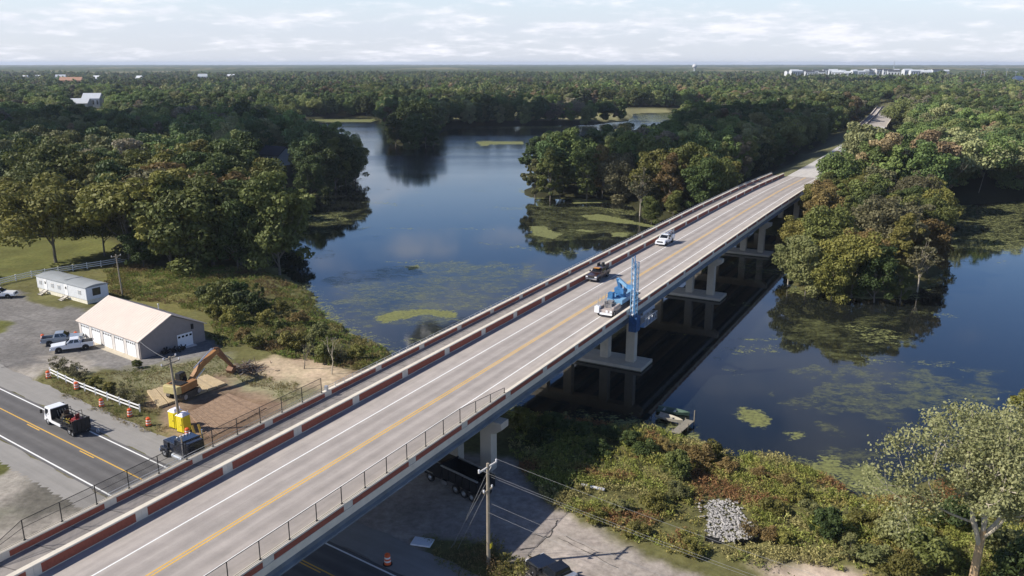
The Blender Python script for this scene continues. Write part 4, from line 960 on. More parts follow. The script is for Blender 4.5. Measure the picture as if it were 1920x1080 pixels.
# --- trucks on the bridge
uw = pickup('white utility pickup with ladder rack on the bridge beside the barrier', M_WHP, BP(155.2, -51.1, 7.605), BANG + math.pi, 'work vehicles on the bridge', 'dark', rack=True)
for sy in (-1, 1):
    c = MB(); c.box(-2.85, -1.35, sy * 1.0 - .12, sy * 1.0 + .12, .95, 1.55); c.build('side_locker', M_WHP, uw)
dkb = pickup('dark maroon pickup with machinery in its bed on the bridge near the blue crane truck', M_DKP, BP(123.6, -51.8, 7.605), BANG + math.pi, 'work vehicles on the bridge', 'dark', rack=False)
c = MB(); c.box(-2.7, -1.5, -.7, .7, 1.3, 1.75); c.tube((-2.0, 0, 1.7), (-2.0, 0, 2.3), .3, .26, 10); c.bar((-2.6, -.8, 1.9), (-1.4, -.8, 1.9), .08, .5); c.bar((-2.6, .8, 1.8), (-1.4, .8, 1.8), .08, .4)
c.build('machinery', M_BLKP, dkb); c = MB(); c.box(.2, .9, -.5, .5, 1.88, 1.98); c.build('roof_beacon', mat('amber_lens', (.5, .22, .03), .3), dkb)

# --- blue under-bridge inspection crane truck
M_BLUE = mat('crane_blue', (.05, .17, .36), .45, var=.3, scale=2.5); M_BLUE2 = mat('crane_pale_blue', (.20, .38, .56), .45, var=.12); M_SILV = mat('pale_truck_paint', (.33, .35, .38), .4, var=.06)
SN = BP(109.2, -42.35, 7.605); sn = thing('crane_truck', 'blue under-bridge inspection crane truck with a tall lattice mast over the barrier', 'crane truck', SN, BANG + math.pi)
# local frame: +x to the cab (towards the viewer), -y towards... the barrier lies on +y
m = MB(); m.box(-5.6, 3.1, -.5, .5, .75, 1.0); m.box(-5.6, 2.2, -1.2, 1.2, 1.0, 1.12); m.build('chassis', M_BLKP, sn)
M_SILV2 = mat('worn_tail_paint', (.42, .36, .33), .5, var=.2, scale=3)
m = MB(); m.box(2.25, 5.5, -1.15, 1.15, .72, 1.15); m.box(2.3, 4.9, -1.1, -.75, 1.16, 1.42); m.box(2.3, 4.9, .75, 1.1, 1.16, 1.42); m.build('rear_deck', M_SILV2, sn, bevel=.03)
m = MB(); m.box(2.6, 3.5, -.6, .3, 1.16, 1.85); m.box(3.6, 4.5, -.3, .6, 1.16, 1.6); m.tube((4.2, -.5, 1.16), (4.2, -.5, 2.0), .16, n=9); m.bar((2.6, .5, 1.5), (4.6, .5, 1.7), .12, .16); m.build('winch_gear', mat('grey_machinery', (.22, .21, .21), .5, var=.3, scale=4), sn)
m = MB(); m.box(4.95, 5.75, -1.45, -.75, .62, 1.55); m.build('tail_cabinet', M_WHP, sn, bevel=.04)
m = MB(); m.box(5.5, 5.66, -.7, 1.15, .45, .72); m.build('bumper', M_WHP, sn)
for yy in (.35, .95):
    m = MB(); m.box(5.5, 5.58, yy - .16, yy + .16, .8, 1.1); m.build('tail_lamp', M_HEAD, sn)
for xx, yy in ((5.3, -1.1), (4.0, -1.1), (2.6, -1.1), (5.3, .9)):
    m = MB(); m.tube((xx, yy, 1.2), (xx, yy, 2.9 if yy < 0 else 2.0), .045, n=6); m.build('whip_pole', M_GALV, sn)
wheels(sn, (4.75, -2.6, -3.9), 2.4, .5, .3, dual=(-2.6, -3.9))
m = MB(); m.box(-1.9, 1.9, -1.15, 1.15, 1.13, 1.75); m.box(-5.3, -2.0, -1.15, .2, 1.13, 1.6); m.build('deck_locker', M_BLUE2, sn)
m = MB(); m.box(1.0, 1.85, -1.1, -.35, 1.76, 2.6); m.tube((-1.5, -.5, 1.76), (-1.5, -.5, 2.4), .3, n=10); m.build('power_unit', M_BLUE, sn)
m = MB(); m.tube((-.2, .1, 1.6), (-.2, .1, 2.3), .8, n=14); m.box(-1.0, .6, -.6, .8, 2.3, 3.1); m.build('turret', M_BLUE, sn)
m = MB(); m.bar((-.1, .2, 2.6), (.3, -.2, 4.5), .42, .55, 0); m.bar((.3, -.2, 4.45), (.5, 1.5, 3.4), .38, .45, 1); m.bar((.3, .7, 2.5), (.2, .6, 4.1), .22, .22, 2); m.bar((.5, 1.4, 3.5), (1.75, 2.85, 3.9), .45, .55)
for k in range(4): m.bar((-.1 + k * .1, -.2 + k * .35, 3.0 + .3 * (k % 2)), (.1 + k * .1, .25 + k * .35, 4.4 - .4 * k), .1, .1)
m.build('boom', [M_BLUE, M_BLUE2, M_GALV], sn)
# lattice mast just outside the barrier
MX, MY = 2.3, 3.12; mw, md_ = 1.2, .6
m = MB(); zl, zh = -.9, 8.5
C4 = [(MX - mw / 2, MY - md_ / 2), (MX + mw / 2, MY - md_ / 2), (MX + mw / 2, MY + md_ / 2), (MX - mw / 2, MY + md_ / 2)]
for i, (x, y) in enumerate(C4): m.bar((x, y, zl), (x, y, zh - (.9 if i > 1 else 0)), .09, .09, i % 2)
n = 11
for k in range(n):
    z0 = zl + (zh - .9 - zl) * k / n; z1 = zl + (zh - .9 - zl) * (k + 1) / n
    for i in range(4):
        a, b = C4[i], C4[(i + 1) % 4]; m.bar((*a, z0), (*b, z1), .045, .045, 1); m.bar((*a, z1), (*b, z1), .05, .05, 0)
m.bar((MX - .18, MY, zl), (MX - .18, MY, zh - 1.3), .16, .12, 1); m.bar((MX + .22, MY - .1, zl), (MX + .22, MY - .1, zh - 1.8), .12, .12, 2)
for x, y in C4[:2]: m.bar((x, y, zh), (MX, MY, zh - 1.6), .07, .07, 0)
m.bar((C4[0][0], C4[0][1], zh), (C4[1][0], C4[1][1], zh - .8), .06, .06, 0); m.bar((C4[0][0], C4[0][1], zh - 1.7), (C4[1][0], C4[1][1], zh - 1.2), .08, .08, 2)
m.build('mast', [M_BLUE, M_BLUE2, M_WHP], sn)
m = MB(); m.box(MX - .8, MX + .8, MY - .4, MY + .75, -2.3, -.2); m.build('mast_base', mat('crane_dark_blue', (.03, .09, .22), .45, var=.3, scale=3), sn)
m = MB(); m.box(MX - .85, MX + .85, MY - .6, MY + .2, .15, .3); m.build('step', M_WHP, sn)
m = MB()
for z in (-1.9, -.8):
    for y in (MY + .45, MY + 1.35): m.bar((MX - .9, y, z), (MX - 6.2, y, z), .11, .11, 0)
for k in range(8):
    x0 = MX - .9 - k * .66; x1 = x0 - .66
    for y in (MY + .45, MY + 1.35): m.bar((x0, y, -1.9 + 1.1 * (k % 2)), (x1, y, -.8 - 1.1 * (k % 2)), .09, .09, 0); m.bar((x1, y, -1.9), (x1, y, -.8), .04, .04, 0)
    m.bar((x1, MY + .45, -1.9), (x1, MY + 1.35, -1.9), .05, .05, 0); m.bar((x0, MY + .45, -.8), (x1, MY + 1.35, -.8), .04, .04)
m.box(MX - 6.2, MX - .9, MY + .45, MY + 1.35, -1.97, -1.93, 1); m.build('platform', [M_GALV, M_BLUE2], sn)

# --- flatbed truck with white cab-over cab on the lower road
fl = thing('flatbed_truck', 'white-cabbed flatbed truck loaded with equipment on the lower road', 'truck', (G(75, 790) + G(150, 825)) / 2 + RN * 1.0, RANG + math.pi)
m = MB(); g = [(1.7, -1.0, .5), (3.5, -1.0, .5), (3.5, 1.0, .5), (1.7, 1.0, .5), (1.75, -.95, 2.25), (3.15, -.92, 2.25), (3.15, .92, 2.25), (1.75, .95, 2.25)]
m.hexa(g); cb = m.build('cab', M_WHP, fl, bevel=.06)
m = MB(); panel(m, [g[1], g[2], g[6], g[5]], .06, .94, .5, .92); panel(m, [g[0], g[1], g[5], g[4]], .35, .9, .5, .9); panel(m, [g[2], g[3], g[7], g[6]], .1, .65, .5, .9); panel(m, [g[3], g[0], g[4], g[7]], .05, .95, .05, .92); m.build('window', M_GL, cb)
for sy in (-1, 1):
    m = MB(); m.box(3.2, 3.35, sy * 1.3 - .12, sy * 1.3 + .12, 1.5, 1.95); m.build('mirror', M_BLKP, fl)
    m = MB(); m.box(3.48, 3.53, sy * .7 - .18, sy * .7 + .18, .7, .9); m.build('headlight', M_HEAD, fl)
m = MB(); m.box(-3.2, 1.65, -.4, .4, .55, .8); m.box(-3.3, 1.5, -1.05, 1.05, .95, 1.05); m.build('chassis', M_BLKP, fl)
m = MB(); m.box(-.6, 1.6, .98, 1.12, .62, .94); m.box(-.6, 1.6, -1.12, -.98, .62, .94); m.build('side_locker', M_WHP, fl)
m = MB(); m.box(1.38, 1.52, -1.05, 1.05, 1.05, 2.3)
for y in (-.7, -.4, -.1, .2): m.bar((1.3, y, 1.1), (1.3, y + .15, 2.0), .06, .06, 1)
m.build('headboard', [M_BLKP, M_GALV], fl)
m = MB()
for x in (-3.2, -2.1, -1.0): m.bar((x, 1.04, 1.05), (x, 1.04, 1.5), .06, .06); m.bar((x, -1.04, 1.05), (x, -1.04, 1.8), .06, .06)
m.bar((-3.2, 1.04, 1.5), (.4, 1.04, 1.5), .05, .08); m.bar((-3.2, -1.04, 1.8), (1.4, -1.04, 1.8), .05, .08); m.bar((-3.2, -1.04, 1.4), (1.4, -1.04, 1.4), .05, .08); m.build('stake_side', M_BLKP, fl)
m = MB(); m.box(-3.42, -3.34, -1.05, 1.05, .5, 2.0)
for k in range(5): m.bar((-3.45, -1.0 + k * .5, .5), (-3.45, -1.0 + k * .5, 2.0), .05, .05)
m.build('tail_ramp', M_BLKP, fl)
wheels(fl, (2.7, -2.3), 2.0, .42, .25, dual=(-2.3,)); wheels(fl, (-3.0,), 2.0, .3, .2)
fo = Vector(fl.location); rf = Matrix.Rotation(RANG + math.pi, 3, 'Z')
def mower(label, p, paint, k):
    t = thing('mower', label, 'mower', fo + rf @ Vector(p), RANG + math.pi + k, 'machines loaded on the flatbed truck')
    m = MB(); m.taper(-.7, .5, -.5, .5, .25, -.65, .35, -.4, .4, .62); m.box(-.2, .2, -.28, .28, .62, .75); m.box(-.3, -.18, -.28, .28, .75, 1.15); m.build('body', paint, t, bevel=.03)
    m = MB(); m.taper(-.1, .8, -.65, .65, .12, 0, .7, -.55, .55, .3); m.build('cutter_deck', paint, t)
    wheels(t, (-.5,), 1.15, .3, .24); wheels(t, (.75,), .95, .16, .14)
    m = MB(); m.path([(-.6, -.4, .5), (-.6, -.4, 1.6), (-.6, .4, 1.6), (-.6, .4, .5)], .035, 6); m.path([(.2, -.3, .6), (.3, -.25, 1.1)], .02, 5); m.path([(.2, .3, .6), (.3, .25, 1.1)], .02, 5); m.build('roll_bar', M_BLKP, t)
mower('dark red mower at the rear of the flatbed truck', (-1.9, -.25, 1.06), mat('mower_red', (.22, .02, .02), .4), .1)
mower('black mower behind the flatbed headboard', (.3, -.2, 1.06), mat('mower_brown', (.06, .045, .03), .5), -.15)
m = MB(); q = random.Random(9)
for i in range(26):
    x, y = q.uniform(-1.4, 1.0), q.uniform(.2, .8); a = q.uniform(0, 6.3); m.bar((x, y, .08 + i * .012), (x + .5 * math.cos(a), y + .3 * math.sin(a), .1 + q.uniform(0, .5)), q.uniform(.05, .2), q.uniform(.05, .15), i % 3)
o = m.build('tool_heap', [M_BLKP, mat('tool_yellow', (.4, .3, .06), .6), mat('tool_olive', (.12, .12, .05), .8)], None, loc=fo + rf @ Vector((-.9, .1, 1.06)), rz=RANG + math.pi); put(o, 'jumble of tools and buckets along the near side of the flatbed', 'tools')

# --- black tractor truck by the parapet
M_CH2 = mat('brushed_tank', (.55, .56, .56), .3, metal=.7, var=.1)
tt = thing('tractor_truck', 'black long-nosed tractor truck with bright fuel tanks beside the bridge parapet', 'truck', G(309, 857) + RN * 1.2 + RD * 2.6, RANG + math.pi)
m = MB(); m.taper(1.0, 3.4, -.85, .85, .8, 1.0, 3.25, -.7, .7, 1.75); m.box(2.0, 3.4, -1.2, -.86, .6, 1.15); m.box(2.0, 3.4, .86, 1.2, .6, 1.15)
g = [(-1.0, -1.15, .8), (1.0, -1.15, .8), (1.0, 1.15, .8), (-1.0, 1.15, .8), (-1.0, -1.1, 2.75), (.6, -1.05, 2.7), (.6, 1.05, 2.7), (-1.0, 1.1, 2.75)]
m.hexa(g); m.taper(-1.75, -1.02, -1.1, 1.1, .8, -1.75, -1.02, -1.0, 1.0, 2.6); m.build('cab', M_NVP, tt, bevel=.08)
m = MB(); panel(m, [g[1], g[2], g[6], g[5]], .06, .48, .5, .9); panel(m, [g[1], g[2], g[6], g[5]], .52, .94, .5, .9); panel(m, [g[0], g[1], g[5], g[4]], .25, .85, .52, .88); panel(m, [g[2], g[3], g[7], g[6]], .15, .75, .52, .88); m.build('window', M_GL, tt)
m = MB(); m.box(3.4, 3.46, -.7, .7, .85, 1.65); m.build('grille', M_CHR, tt); m = MB(); m.box(3.4, 3.6, -1.2, 1.2, .4, .7); m.build('bumper', M_CHR, tt)
for k in range(5): m = MB(); m.box(.35, .5, -.8 + k * .38, -.68 + k * .38, 2.72, 2.82); m.build('marker_light', M_HEAD, tt)
for sy in (-1, 1):
    m = MB(); m.tube((-.9, sy * 1.12, .7), (.9, sy * 1.12, .7), .33, n=14); m.build('fuel_tank', M_CH2, tt)
    m = MB(); m.tube((-2.3, sy * 1.15, .6), (-1.3, sy * 1.15, .6), .28, n=12); m.build('air_tank', M_CH2, tt)
    m = MB(); m.tube((-1.15, sy * 1.25, .9), (-1.15, sy * 1.25, 3.4), .09, n=9); m.build('exhaust_stack', M_CHR, tt)
    m = MB(); m.box(1.0, 1.15, sy * 1.5 - .12, sy * 1.5 + .12, 1.7, 2.3); m.build('mirror', M_BLKP, tt)
    m = MB(); m.box(3.36, 3.43, sy * 1.03 - .13, sy * 1.03 + .13, .8, 1.02); m.build('headlight', M_HEAD, tt)
m = MB(); m.box(-6.2, 3.0, -.45, .45, .65, .95); m.tube((-4.6, 0, .95), (-4.6, 0, 1.1), .55, n=12); m.build('chassis', M_BLKP, tt)
wheels(tt, (2.65, -4.2, -5.5), 2.4, .52, .3, dual=(-4.2, -5.5))

# --- black dump truck in the bridge shade
w0, w1 = G(806, 903), G(884, 942); dd = (w0 - w1).normalized(); dang = math.atan2(dd.y, dd.x); lat = Vector((-dd.y, dd.x, 0))
if lat.y > 0: lat = -lat
du = thing('dump_truck', 'black dump truck with four axles parked in the shade under the bridge', 'dump truck', w0 - lat * 1.2, dang); LW_ = (w0 - w1).length
m = MB(); g = [(-1.6, -1.15, .8), (.4, -1.15, .8), (.4, 1.15, .8), (-1.6, 1.15, .8), (-1.6, -1.1, 2.6), (0.1, -1.05, 2.6), (.1, 1.05, 2.6), (-1.6, 1.1, 2.6)]
m.hexa(g); m.taper(.4, 1.6, -.85, .85, .7, .4, 1.5, -.7, .7, 1.7); m.box(-.5, 1.5, -1.2, -.86, .75, 1.15); m.box(-.5, 1.5, .86, 1.2, .75, 1.15); m.build('cab', M_BLP, du, bevel=.06)
m = MB(); panel(m, [g[1], g[2], g[6], g[5]], .06, .94, .5, .9); panel(m, [g[0], g[1], g[5], g[4]], .25, .85, .52, .88); panel(m, [g[2], g[3], g[7], g[6]], .15, .75, .52, .88); m.build('window', M_GL, du)
x1 = -LW_ - .9
m = MB(); m.box(x1 + .2, -1.9, -1.2, 1.2, 1.15, 1.25)
for sy in (-1, 1):
    m.box(x1, -1.8, sy * 1.2 - .05, sy * 1.2 + .05, 1.15, 2.45)
    for k in range(6): x = x1 + .1 + (-1.9 - x1) * k / 5.2; m.box(x, x + .1, sy * 1.26 - .04, sy * 1.26 + .04, 1.15, 2.4)
    m.bar((x1, sy * 1.2, 2.5), (-1.8, sy * 1.2, 2.5), .16, .12, 1)
m.box(-1.88, -1.8, -1.2, 1.2, 1.15, 2.7); m.box(x1, x1 + .08, -1.15, 1.15, 1.15, 2.35); m.build('dump_body', [M_BLP, M_CH2], du)
m = MB(); m.box(x1 + .6, 1.2, -.45, .45, .6, .95); m.build('chassis', M_BLKP, du)
wheels(du, (0, -LW_ + 2.35, -LW_ + 1.15, -LW_), 2.4, .52, .3, rim=M_CHR, dual=())
m = MB(); m.box(-2.6, -1.8, 1.0, 1.25, .5, .95); m.box(-2.6, -1.8, -1.25, -1.0, .5, .95); m.build('fuel_tank', M_CHR, du)

# --- orange excavator
M_EXO = mat('excavator_orange', (.33, .165, .06), .55, var=.14, scale=1.5); M_EXY = mat('counterweight_yellow', (.52, .44, .20), .55, var=.1); M_EXD = mat('worn_boom_brown', (.20, .10, .05), .7, var=.25)
EB = G(346, 746) + Vector((0, 0, .34)); tip = G(437, 699) - EB; eang = math.atan2(tip.y, tip.x); reach = math.hypot(tip.x, tip.y)
ex = thing('excavator', 'orange tracked excavator with raised boom standing on timber mats', 'excavator', EB, eang)
for sy in (-1, 1):
    m = MB(); pr = [(-1.7, .45), (-1.5, .12), (-1.2, 0), (1.2, 0), (1.5, .12), (1.7, .45), (1.5, .78), (1.2, .88), (-1.2, .88), (-1.5, .78)]
    m.side(pr, sy * 1.1 - .3, sy * 1.1 + .3)
    for k in range(9): m.box(-1.5 + k * .36, -1.5 + k * .36 + .12, sy * 1.1 - .32, sy * 1.1 + .32, .885, .93)
    m.build('track', mat('track_steel', (.07, .06, .05), .75, var=.3), ex)
    for x in (-1.25, 1.25): q = MB(); q.tube((x, sy * 1.42, .45), (x, sy * 1.44, .45), .32, n=14); q.build('sprocket', M_GALV, ex)
m = MB(); m.box(-1.3, 1.3, -.8, .8, .3, .75); m.tube((0, 0, .75), (0, 0, 1.05), .65, n=14); m.build('undercarriage', M_BLKP, ex)
m = MB(); m.box(-1.7, 1.35, -1.3, 1.3, 1.05, 1.25); m.box(-1.7, 1.2, -1.3, -.45, 1.25, 2.0); m.box(-1.7, .0, -.44, 1.3, 1.25, 2.05); m.build('house', M_EXO, ex, bevel=.04)
m = MB(); m.extrude([(-1.3, 1.08), (1.3, 1.08), (1.3, 2.1), (-1.3, 2.1)], lambda p: (-2.35, p[0] * .85, p[1]), lambda p: (-1.71, p[0], p[1])); m.build('counterweight', M_EXY, ex, bevel=.08)
m = MB(); m.box(-1.5, -.2, -1.0, .9, 2.06, 2.12); m.tube((-1.1, .3, 2.1), (-1.1, .3, 2.55), .08, n=8); m.build('engine_cover', M_BLKP, ex)
m = MB(); g = [(.05, .45, 1.26), (1.45, .45, 1.26), (1.45, 1.28, 1.26), (.05, 1.28, 1.26), (.05, .5, 2.85), (1.15, .5, 2.85), (1.15, 1.24, 2.85), (.05, 1.24, 2.85)]
m.hexa(g); cb = m.build('cab', M_BLKP, ex, bevel=.04)
m = MB(); panel(m, [g[1], g[2], g[6], g[5]], .08, .92, .1, .92); panel(m, [g[2], g[3], g[7], g[6]], .1, .9, .35, .9); panel(m, [g[0], g[1], g[5], g[4]], .1, .9, .35, .9); m.build('window', M_GL, cb)
ap = (reach * .70, 3.95); st = (reach * .985, .75)
m = MB()
def slab(pts, y0, y1, mi=0): m.side(pts, y0, y1, mi)
slab([(.9, 1.45), (1.15, 1.2), (ap[0] * .55, ap[1] * .66), (ap[0] + .25, ap[1] - .25), (ap[0] + .1, ap[1] + .28), (ap[0] * .5, ap[1] * .86)], -.27, .27); m.build('boom', M_EXO, ex)
m = MB(); m.side([(ap[0] - .45, ap[1] + .55), (ap[0] + .35, ap[1] + .35), (st[0] + .16, st[1] + .05), (st[0] - .14, st[1] - .05), (ap[0] - .1, ap[1] - .4)], -.2, .2); m.build('stick', M_EXD, ex)
m = MB(); m.tube((2.2, .0, 2.95), (ap[0] - .9, 0, ap[1] + .55), .09, n=8); m.tube((ap[0] - 1.6, 0, ap[1] + .25), (ap[0] - .45, 0, ap[1] + .5), .06, n=8)
for sy in (-1, 1): m.tube((1.3, sy * .38, 1.3), (ap[0] * .55, sy * .38, ap[1] * .62), .08, n=8)
m.tube((ap[0] + .3, 0, ap[1] - .1), (st[0] + .2, 0, st[1] + .9), .07, n=8); m.build('hydraulic_cylinder', M_GALV, ex)
m = MB(); m.side([(st[0] - .3, st[1] - .05), (st[0] + .25, st[1] + .1), (st[0] + .35, st[1] - .45), (st[0] + .05, st[1] - .85), (st[0] - .5, st[1] - .9), (st[0] - .75, st[1] - .45)], -.5, .5)
for k in range(5): m.bar((st[0] - .7, -.42 + k * .21, st[1] - .5), (st[0] - .95, -.42 + k * .21, st[1] - .35), .07, .07)
m.build('bucket', M_EXD, ex)
# ================================================================== trees and undergrowth
def quads_object(name, C3, U, V, cols, material, parent=None, tint=None):
    """one mesh of leaf-sized diamonds: centre, half axes U and V"""
    n = len(C3); P = np.stack([C3 - U, C3 - V * 1.0 + U * .15, C3 + U, C3 + V + U * .15], 1).reshape(-1, 3).astype(np.float32)
    me = bpy.data.meshes.new(name); me.vertices.add(4 * n); me.vertices.foreach_set('co', P.ravel())
    me.loops.add(4 * n); me.loops.foreach_set('vertex_index', np.arange(4 * n, dtype=np.int32))
    me.polygons.add(n); me.polygons.foreach_set('loop_start', np.arange(0, 4 * n, 4, dtype=np.int32)); me.update(calc_edges=True)
    if cols is not None:
        c4 = np.ones((n, 4), np.float32); c4[:, :3] = cols; at = me.attributes.new('leafcol', 'FLOAT_COLOR', 'FACE'); at.data.foreach_set('color', c4.ravel())
    if tint is not None:
        at = me.attributes.new('tint', 'FLOAT', 'FACE'); at.data.foreach_set('value', tint.astype(np.float32))
    me.materials.append(material); return me
def unit(a): return a / (np.linalg.norm(a, axis=1, keepdims=True) + 1e-9)
def leaf_material(name, c0, c1, trans=.25, rnd=.28):
    m = bpy.data.materials.new(name); m.use_nodes = True; nt = m.node_tree; N = nt.nodes.new; L = nt.links.new
    b = nt.nodes['Principled BSDF']; out = nt.nodes['Material Output']; b.inputs['Roughness'].default_value = .62; b.inputs['Specular IOR Level'].default_value = .25
    at = N('ShaderNodeAttribute'); at.attribute_name = 'tint'; oi = N('ShaderNodeObjectInfo')
    mx = N('ShaderNodeMix'); mx.data_type = 'RGBA'; mx.inputs['A'].default_value = (*c0, 1); mx.inputs['B'].default_value = (*c1, 1); L(at.outputs['Fac'], mx.inputs['Factor'])
    hs = N('ShaderNodeHueSaturation'); mr = N('ShaderNodeMapRange'); mr.inputs['To Min'].default_value = 1 - rnd; mr.inputs['To Max'].default_value = 1 + rnd; L(oi.outputs['Random'], mr.inputs['Value']); L(mr.outputs[0], hs.inputs['Value'])
    m2 = N('ShaderNodeMath'); m2.operation = 'MULTIPLY_ADD'; L(oi.outputs['Random'], m2.inputs[0]); m2.inputs[1].default_value = 7.3; m2.inputs[2].default_value = 0; fr = N('ShaderNodeMath'); fr.operation = 'FRACT'; L(m2.outputs[0], fr.inputs[0])
    mr2 = N('ShaderNodeMapRange'); mr2.inputs['To Min'].default_value = .487; mr2.inputs['To Max'].default_value = .510; L(fr.outputs[0], mr2.inputs['Value']); L(mr2.outputs[0], hs.inputs['Hue'])
    L(mx.outputs['Result'], hs.inputs['Color']); L(hs.outputs[0], b.inputs['Base Color'])
    tr = N('ShaderNodeBsdfTranslucent'); L(hs.outputs[0], tr.inputs['Color']); sh = N('ShaderNodeMixShader'); sh.inputs[0].default_value = trans
    L(b.outputs[0], sh.inputs[1]); L(tr.outputs[0], sh.inputs[2]); L(sh.outputs[0], out.inputs['Surface']); return m
def warm(c): return (c[0] * 1.20, c[1] * 1.12, c[2] * .98)
LEAF = {k: leaf_material('leaf_' + k.replace(' ', '_').replace('-', '_'), warm(a), warm(b)) for k, a, b in (
    ('dark green', (.036, .058, .020), (.082, .118, .040)), ('green', (.070, .092, .028), (.142, .168, .056)), ('olive', (.100, .110, .030), (.200, .196, .058)),
    ('rusty', (.125, .100, .042), (.215, .165, .070)), ('grey-brown', (.095, .100, .055), (.165, .165, .095)), ('pale green', (.100, .122, .048), (.200, .215, .098)))}
M_BARK = mat('grey_bark', (.16, .14, .115), .95, var=.25, scale=2); M_PALEB = mat('pale_bark', (.42, .37, .29), .9, var=.2, scale=2); M_TWIG = mat('brown_twigs', (.15, .105, .075), .95)
def crown_points(rg, H, R, zb, K, n, form):
    hz = (H - zb) / 2; zc = (H + zb) / 2
    d = unit(rg.normal(size=(K, 3))); rad = rg.uniform(.3, 1, K) ** .5
    ax1 = unit(rg.normal(size=(5, 3))); rad = rad * (.80 + .17 * np.max(d @ ax1.T, 1) ** 2 * 2.2) * rg.uniform(.8, 1.15, K)
    c = d * rad[:, None]
    if form == 'cone': c[:, :2] *= np.clip(.62 - .5 * c[:, 2:3], .12, 1)
    elif form == 'umbrella': c[:, 2] = np.abs(c[:, 2]) * 1.3 - .35
    elif form == 'oval': c[:, :2] *= np.clip(1 - .35 * np.maximum(c[:, 2:3], 0), .3, 1)
    c = c * np.array([R * .80, R * .80, hz * .82]); c[:, 2] += zc
    c[:, :2] *= 1 + .25 * (rg.random((K, 1)) - .5)
    rc = R * rg.uniform(.13, .38, K) * (.7 if form in ('cone', 'oval') else 1)
    pick = rg.choice(K, n, p=rc ** 2 / np.sum(rc ** 2)); e = unit(rg.normal(size=(n, 3)) + np.array([0, 0, .35]))
    rr_ = rg.uniform(.25, 1, n) ** .4
    P = c[pick] + e * (rc[pick] * rr_)[:, None] * np.array([1, 1, .72])
    ct = rg.random(K)
    return c, rc, P, e, pick, ct
def make_crown(name, seed, H, R, zb, K, n, leaf, form='round'):
    rg = np.random.default_rng(seed); c, rc, P, e, pick, ct = crown_points(rg, H, R, zb, K, n, form)
    nrm = unit(e * .8 + rg.normal(size=(n, 3)) * .55 + np.array([0, 0, .25])); a = unit(np.cross(nrm, rg.normal(size=(n, 3)))); b = np.cross(nrm, a)
    s = leaf * rg.uniform(.6, 1.35, n)[:, None]
    tint = np.clip(.55 * ct[pick] + .45 * rg.random(n), 0, 1)
    P[:, 2] = np.maximum(P[:, 2], .12)
    me = quads_object(name, P, a * s, b * s * .62, None, LEAF['green'], tint=tint); return me, c, rc
def make_trunk(name, seed, H, R, zb, c, r0, nl=11, bark=None, forks=1, leanv=(0, 0)):
    rg = random.Random(seed); m = MB(); top = Vector((leanv[0], leanv[1], zb + (H - zb) * .55))
    pts = [Vector((0, 0, -.5)), Vector((rg.uniform(-.1, .1), rg.uniform(-.1, .1), zb * .55)), Vector((top.x * .6, top.y * .6, zb + (H - zb) * .2)), top]
    m.path(pts, [r0 * 1.2, r0 * .9, r0 * .65, r0 * .2], 8)
    idx = list(range(len(c))); rg.shuffle(idx)
    for i in idx[:nl]:
        q = Vector(c[i]); t = rg.uniform(.25, .85); s = pts[1].lerp(pts[2], min(1, t * 1.6)) if t < .6 else pts[2].lerp(top, (t - .6) / .4)
        if s.z > q.z: s = pts[1].lerp(pts[2], .3)
        mid_ = s.lerp(q, .55) + Vector((0, 0, -(q - s).length * .08)); m.path([s, mid_, q], [r0 * .42, r0 * .25, r0 * .08], 5)
    me_o = m.build(name, bark or M_BARK, None); me = me_o.data; bpy.data.objects.remove(me_o); me.name = name; return me
PROTO = {}
def proto(key, seed, H, R, zb, K, n, leaf, form='round', r0=.28, bark=None, nl=11):
    cm, c, rc = make_crown('crown', seed, H, R, zb, K, n, leaf, form); tm = make_trunk('trunk', seed, H, R, zb, c, r0, nl, bark); PROTO[key] = (cm, tm, H, R)
proto('round', 1, 20, 7.6, 1.2, 66, 11000, .36); proto('round2', 2, 20, 7.0, .4, 56, 10000, .36); proto('round3', 12, 20, 8.4, 2.5, 70, 11000, .37, 'umbrella'); proto('round4', 14, 20, 7.2, .8, 48, 9000, .36); proto('round5', 15, 20, 6.4, .6, 50, 9000, .35); proto('lawn', 13, 20, 9.4, 2.2, 64, 11000, .36)
proto('oval', 3, 20, 5.0, .4, 52, 8000, .35, 'oval'); proto('oval2', 4, 20, 5.8, .8, 56, 9000, .35, 'oval')
proto('pine', 5, 20, 4.2, 5.0, 44, 6000, .34, 'oval', .22); proto('open', 6, 20, 6.8, 2.0, 44, 5600, .34, 'round', .26, M_PALEB, 20); proto('sparse', 7, 20, 5.4, 5.0, 26, 1000, .36, 'round', .22, M_PALEB, 26)
proto('shrub', 8, 4, 2.2, .1, 22, 2200, .20, 'round', .07, nl=8); proto('shrub2', 9, 4, 1.8, .1, 20, 1800, .19, 'oval', .06, nl=8); proto('twiggy', 10, 4, 2.4, .3, 26, 900, .16, 'round', .05, M_TWIG, 26); proto('bush', 11, 4, 3.0, .0, 26, 2600, .20, 'umbrella', .06)
NTREE = 0
def tree(name, label, cat, p, H, kind, colour, group=None, wide=1.0, rz=None):
    global NTREE; NTREE += 1
    cm, tm, h0, r0 = PROTO[kind]; t = bpy.data.objects.new(name, None); C.objects.link(t); t.empty_display_size = .3
    s = H / h0; t.location = p; t.rotation_euler = (0, 0, random.uniform(0, 6.28) if rz is None else rz); t.scale = (s * wide, s * wide, s); put(t, label, cat, group)
    k = bpy.data.objects.new('trunk' if H > 6 else 'stem', tm); C.objects.link(k); k.parent = t
    c = bpy.data.objects.new('crown' if H > 6 else 'foliage', cm); C.objects.link(c); c.parent = t
    c.material_slots[0].link = 'OBJECT'; c.material_slots[0].material = LEAF[colour]; return t
def gz(p):
    h, _ = ground_h(np.array([p.x]), np.array([p.y])); return Vector((p.x, p.y, max(float(h[0]), ZW - .1) - .1))
placed = []
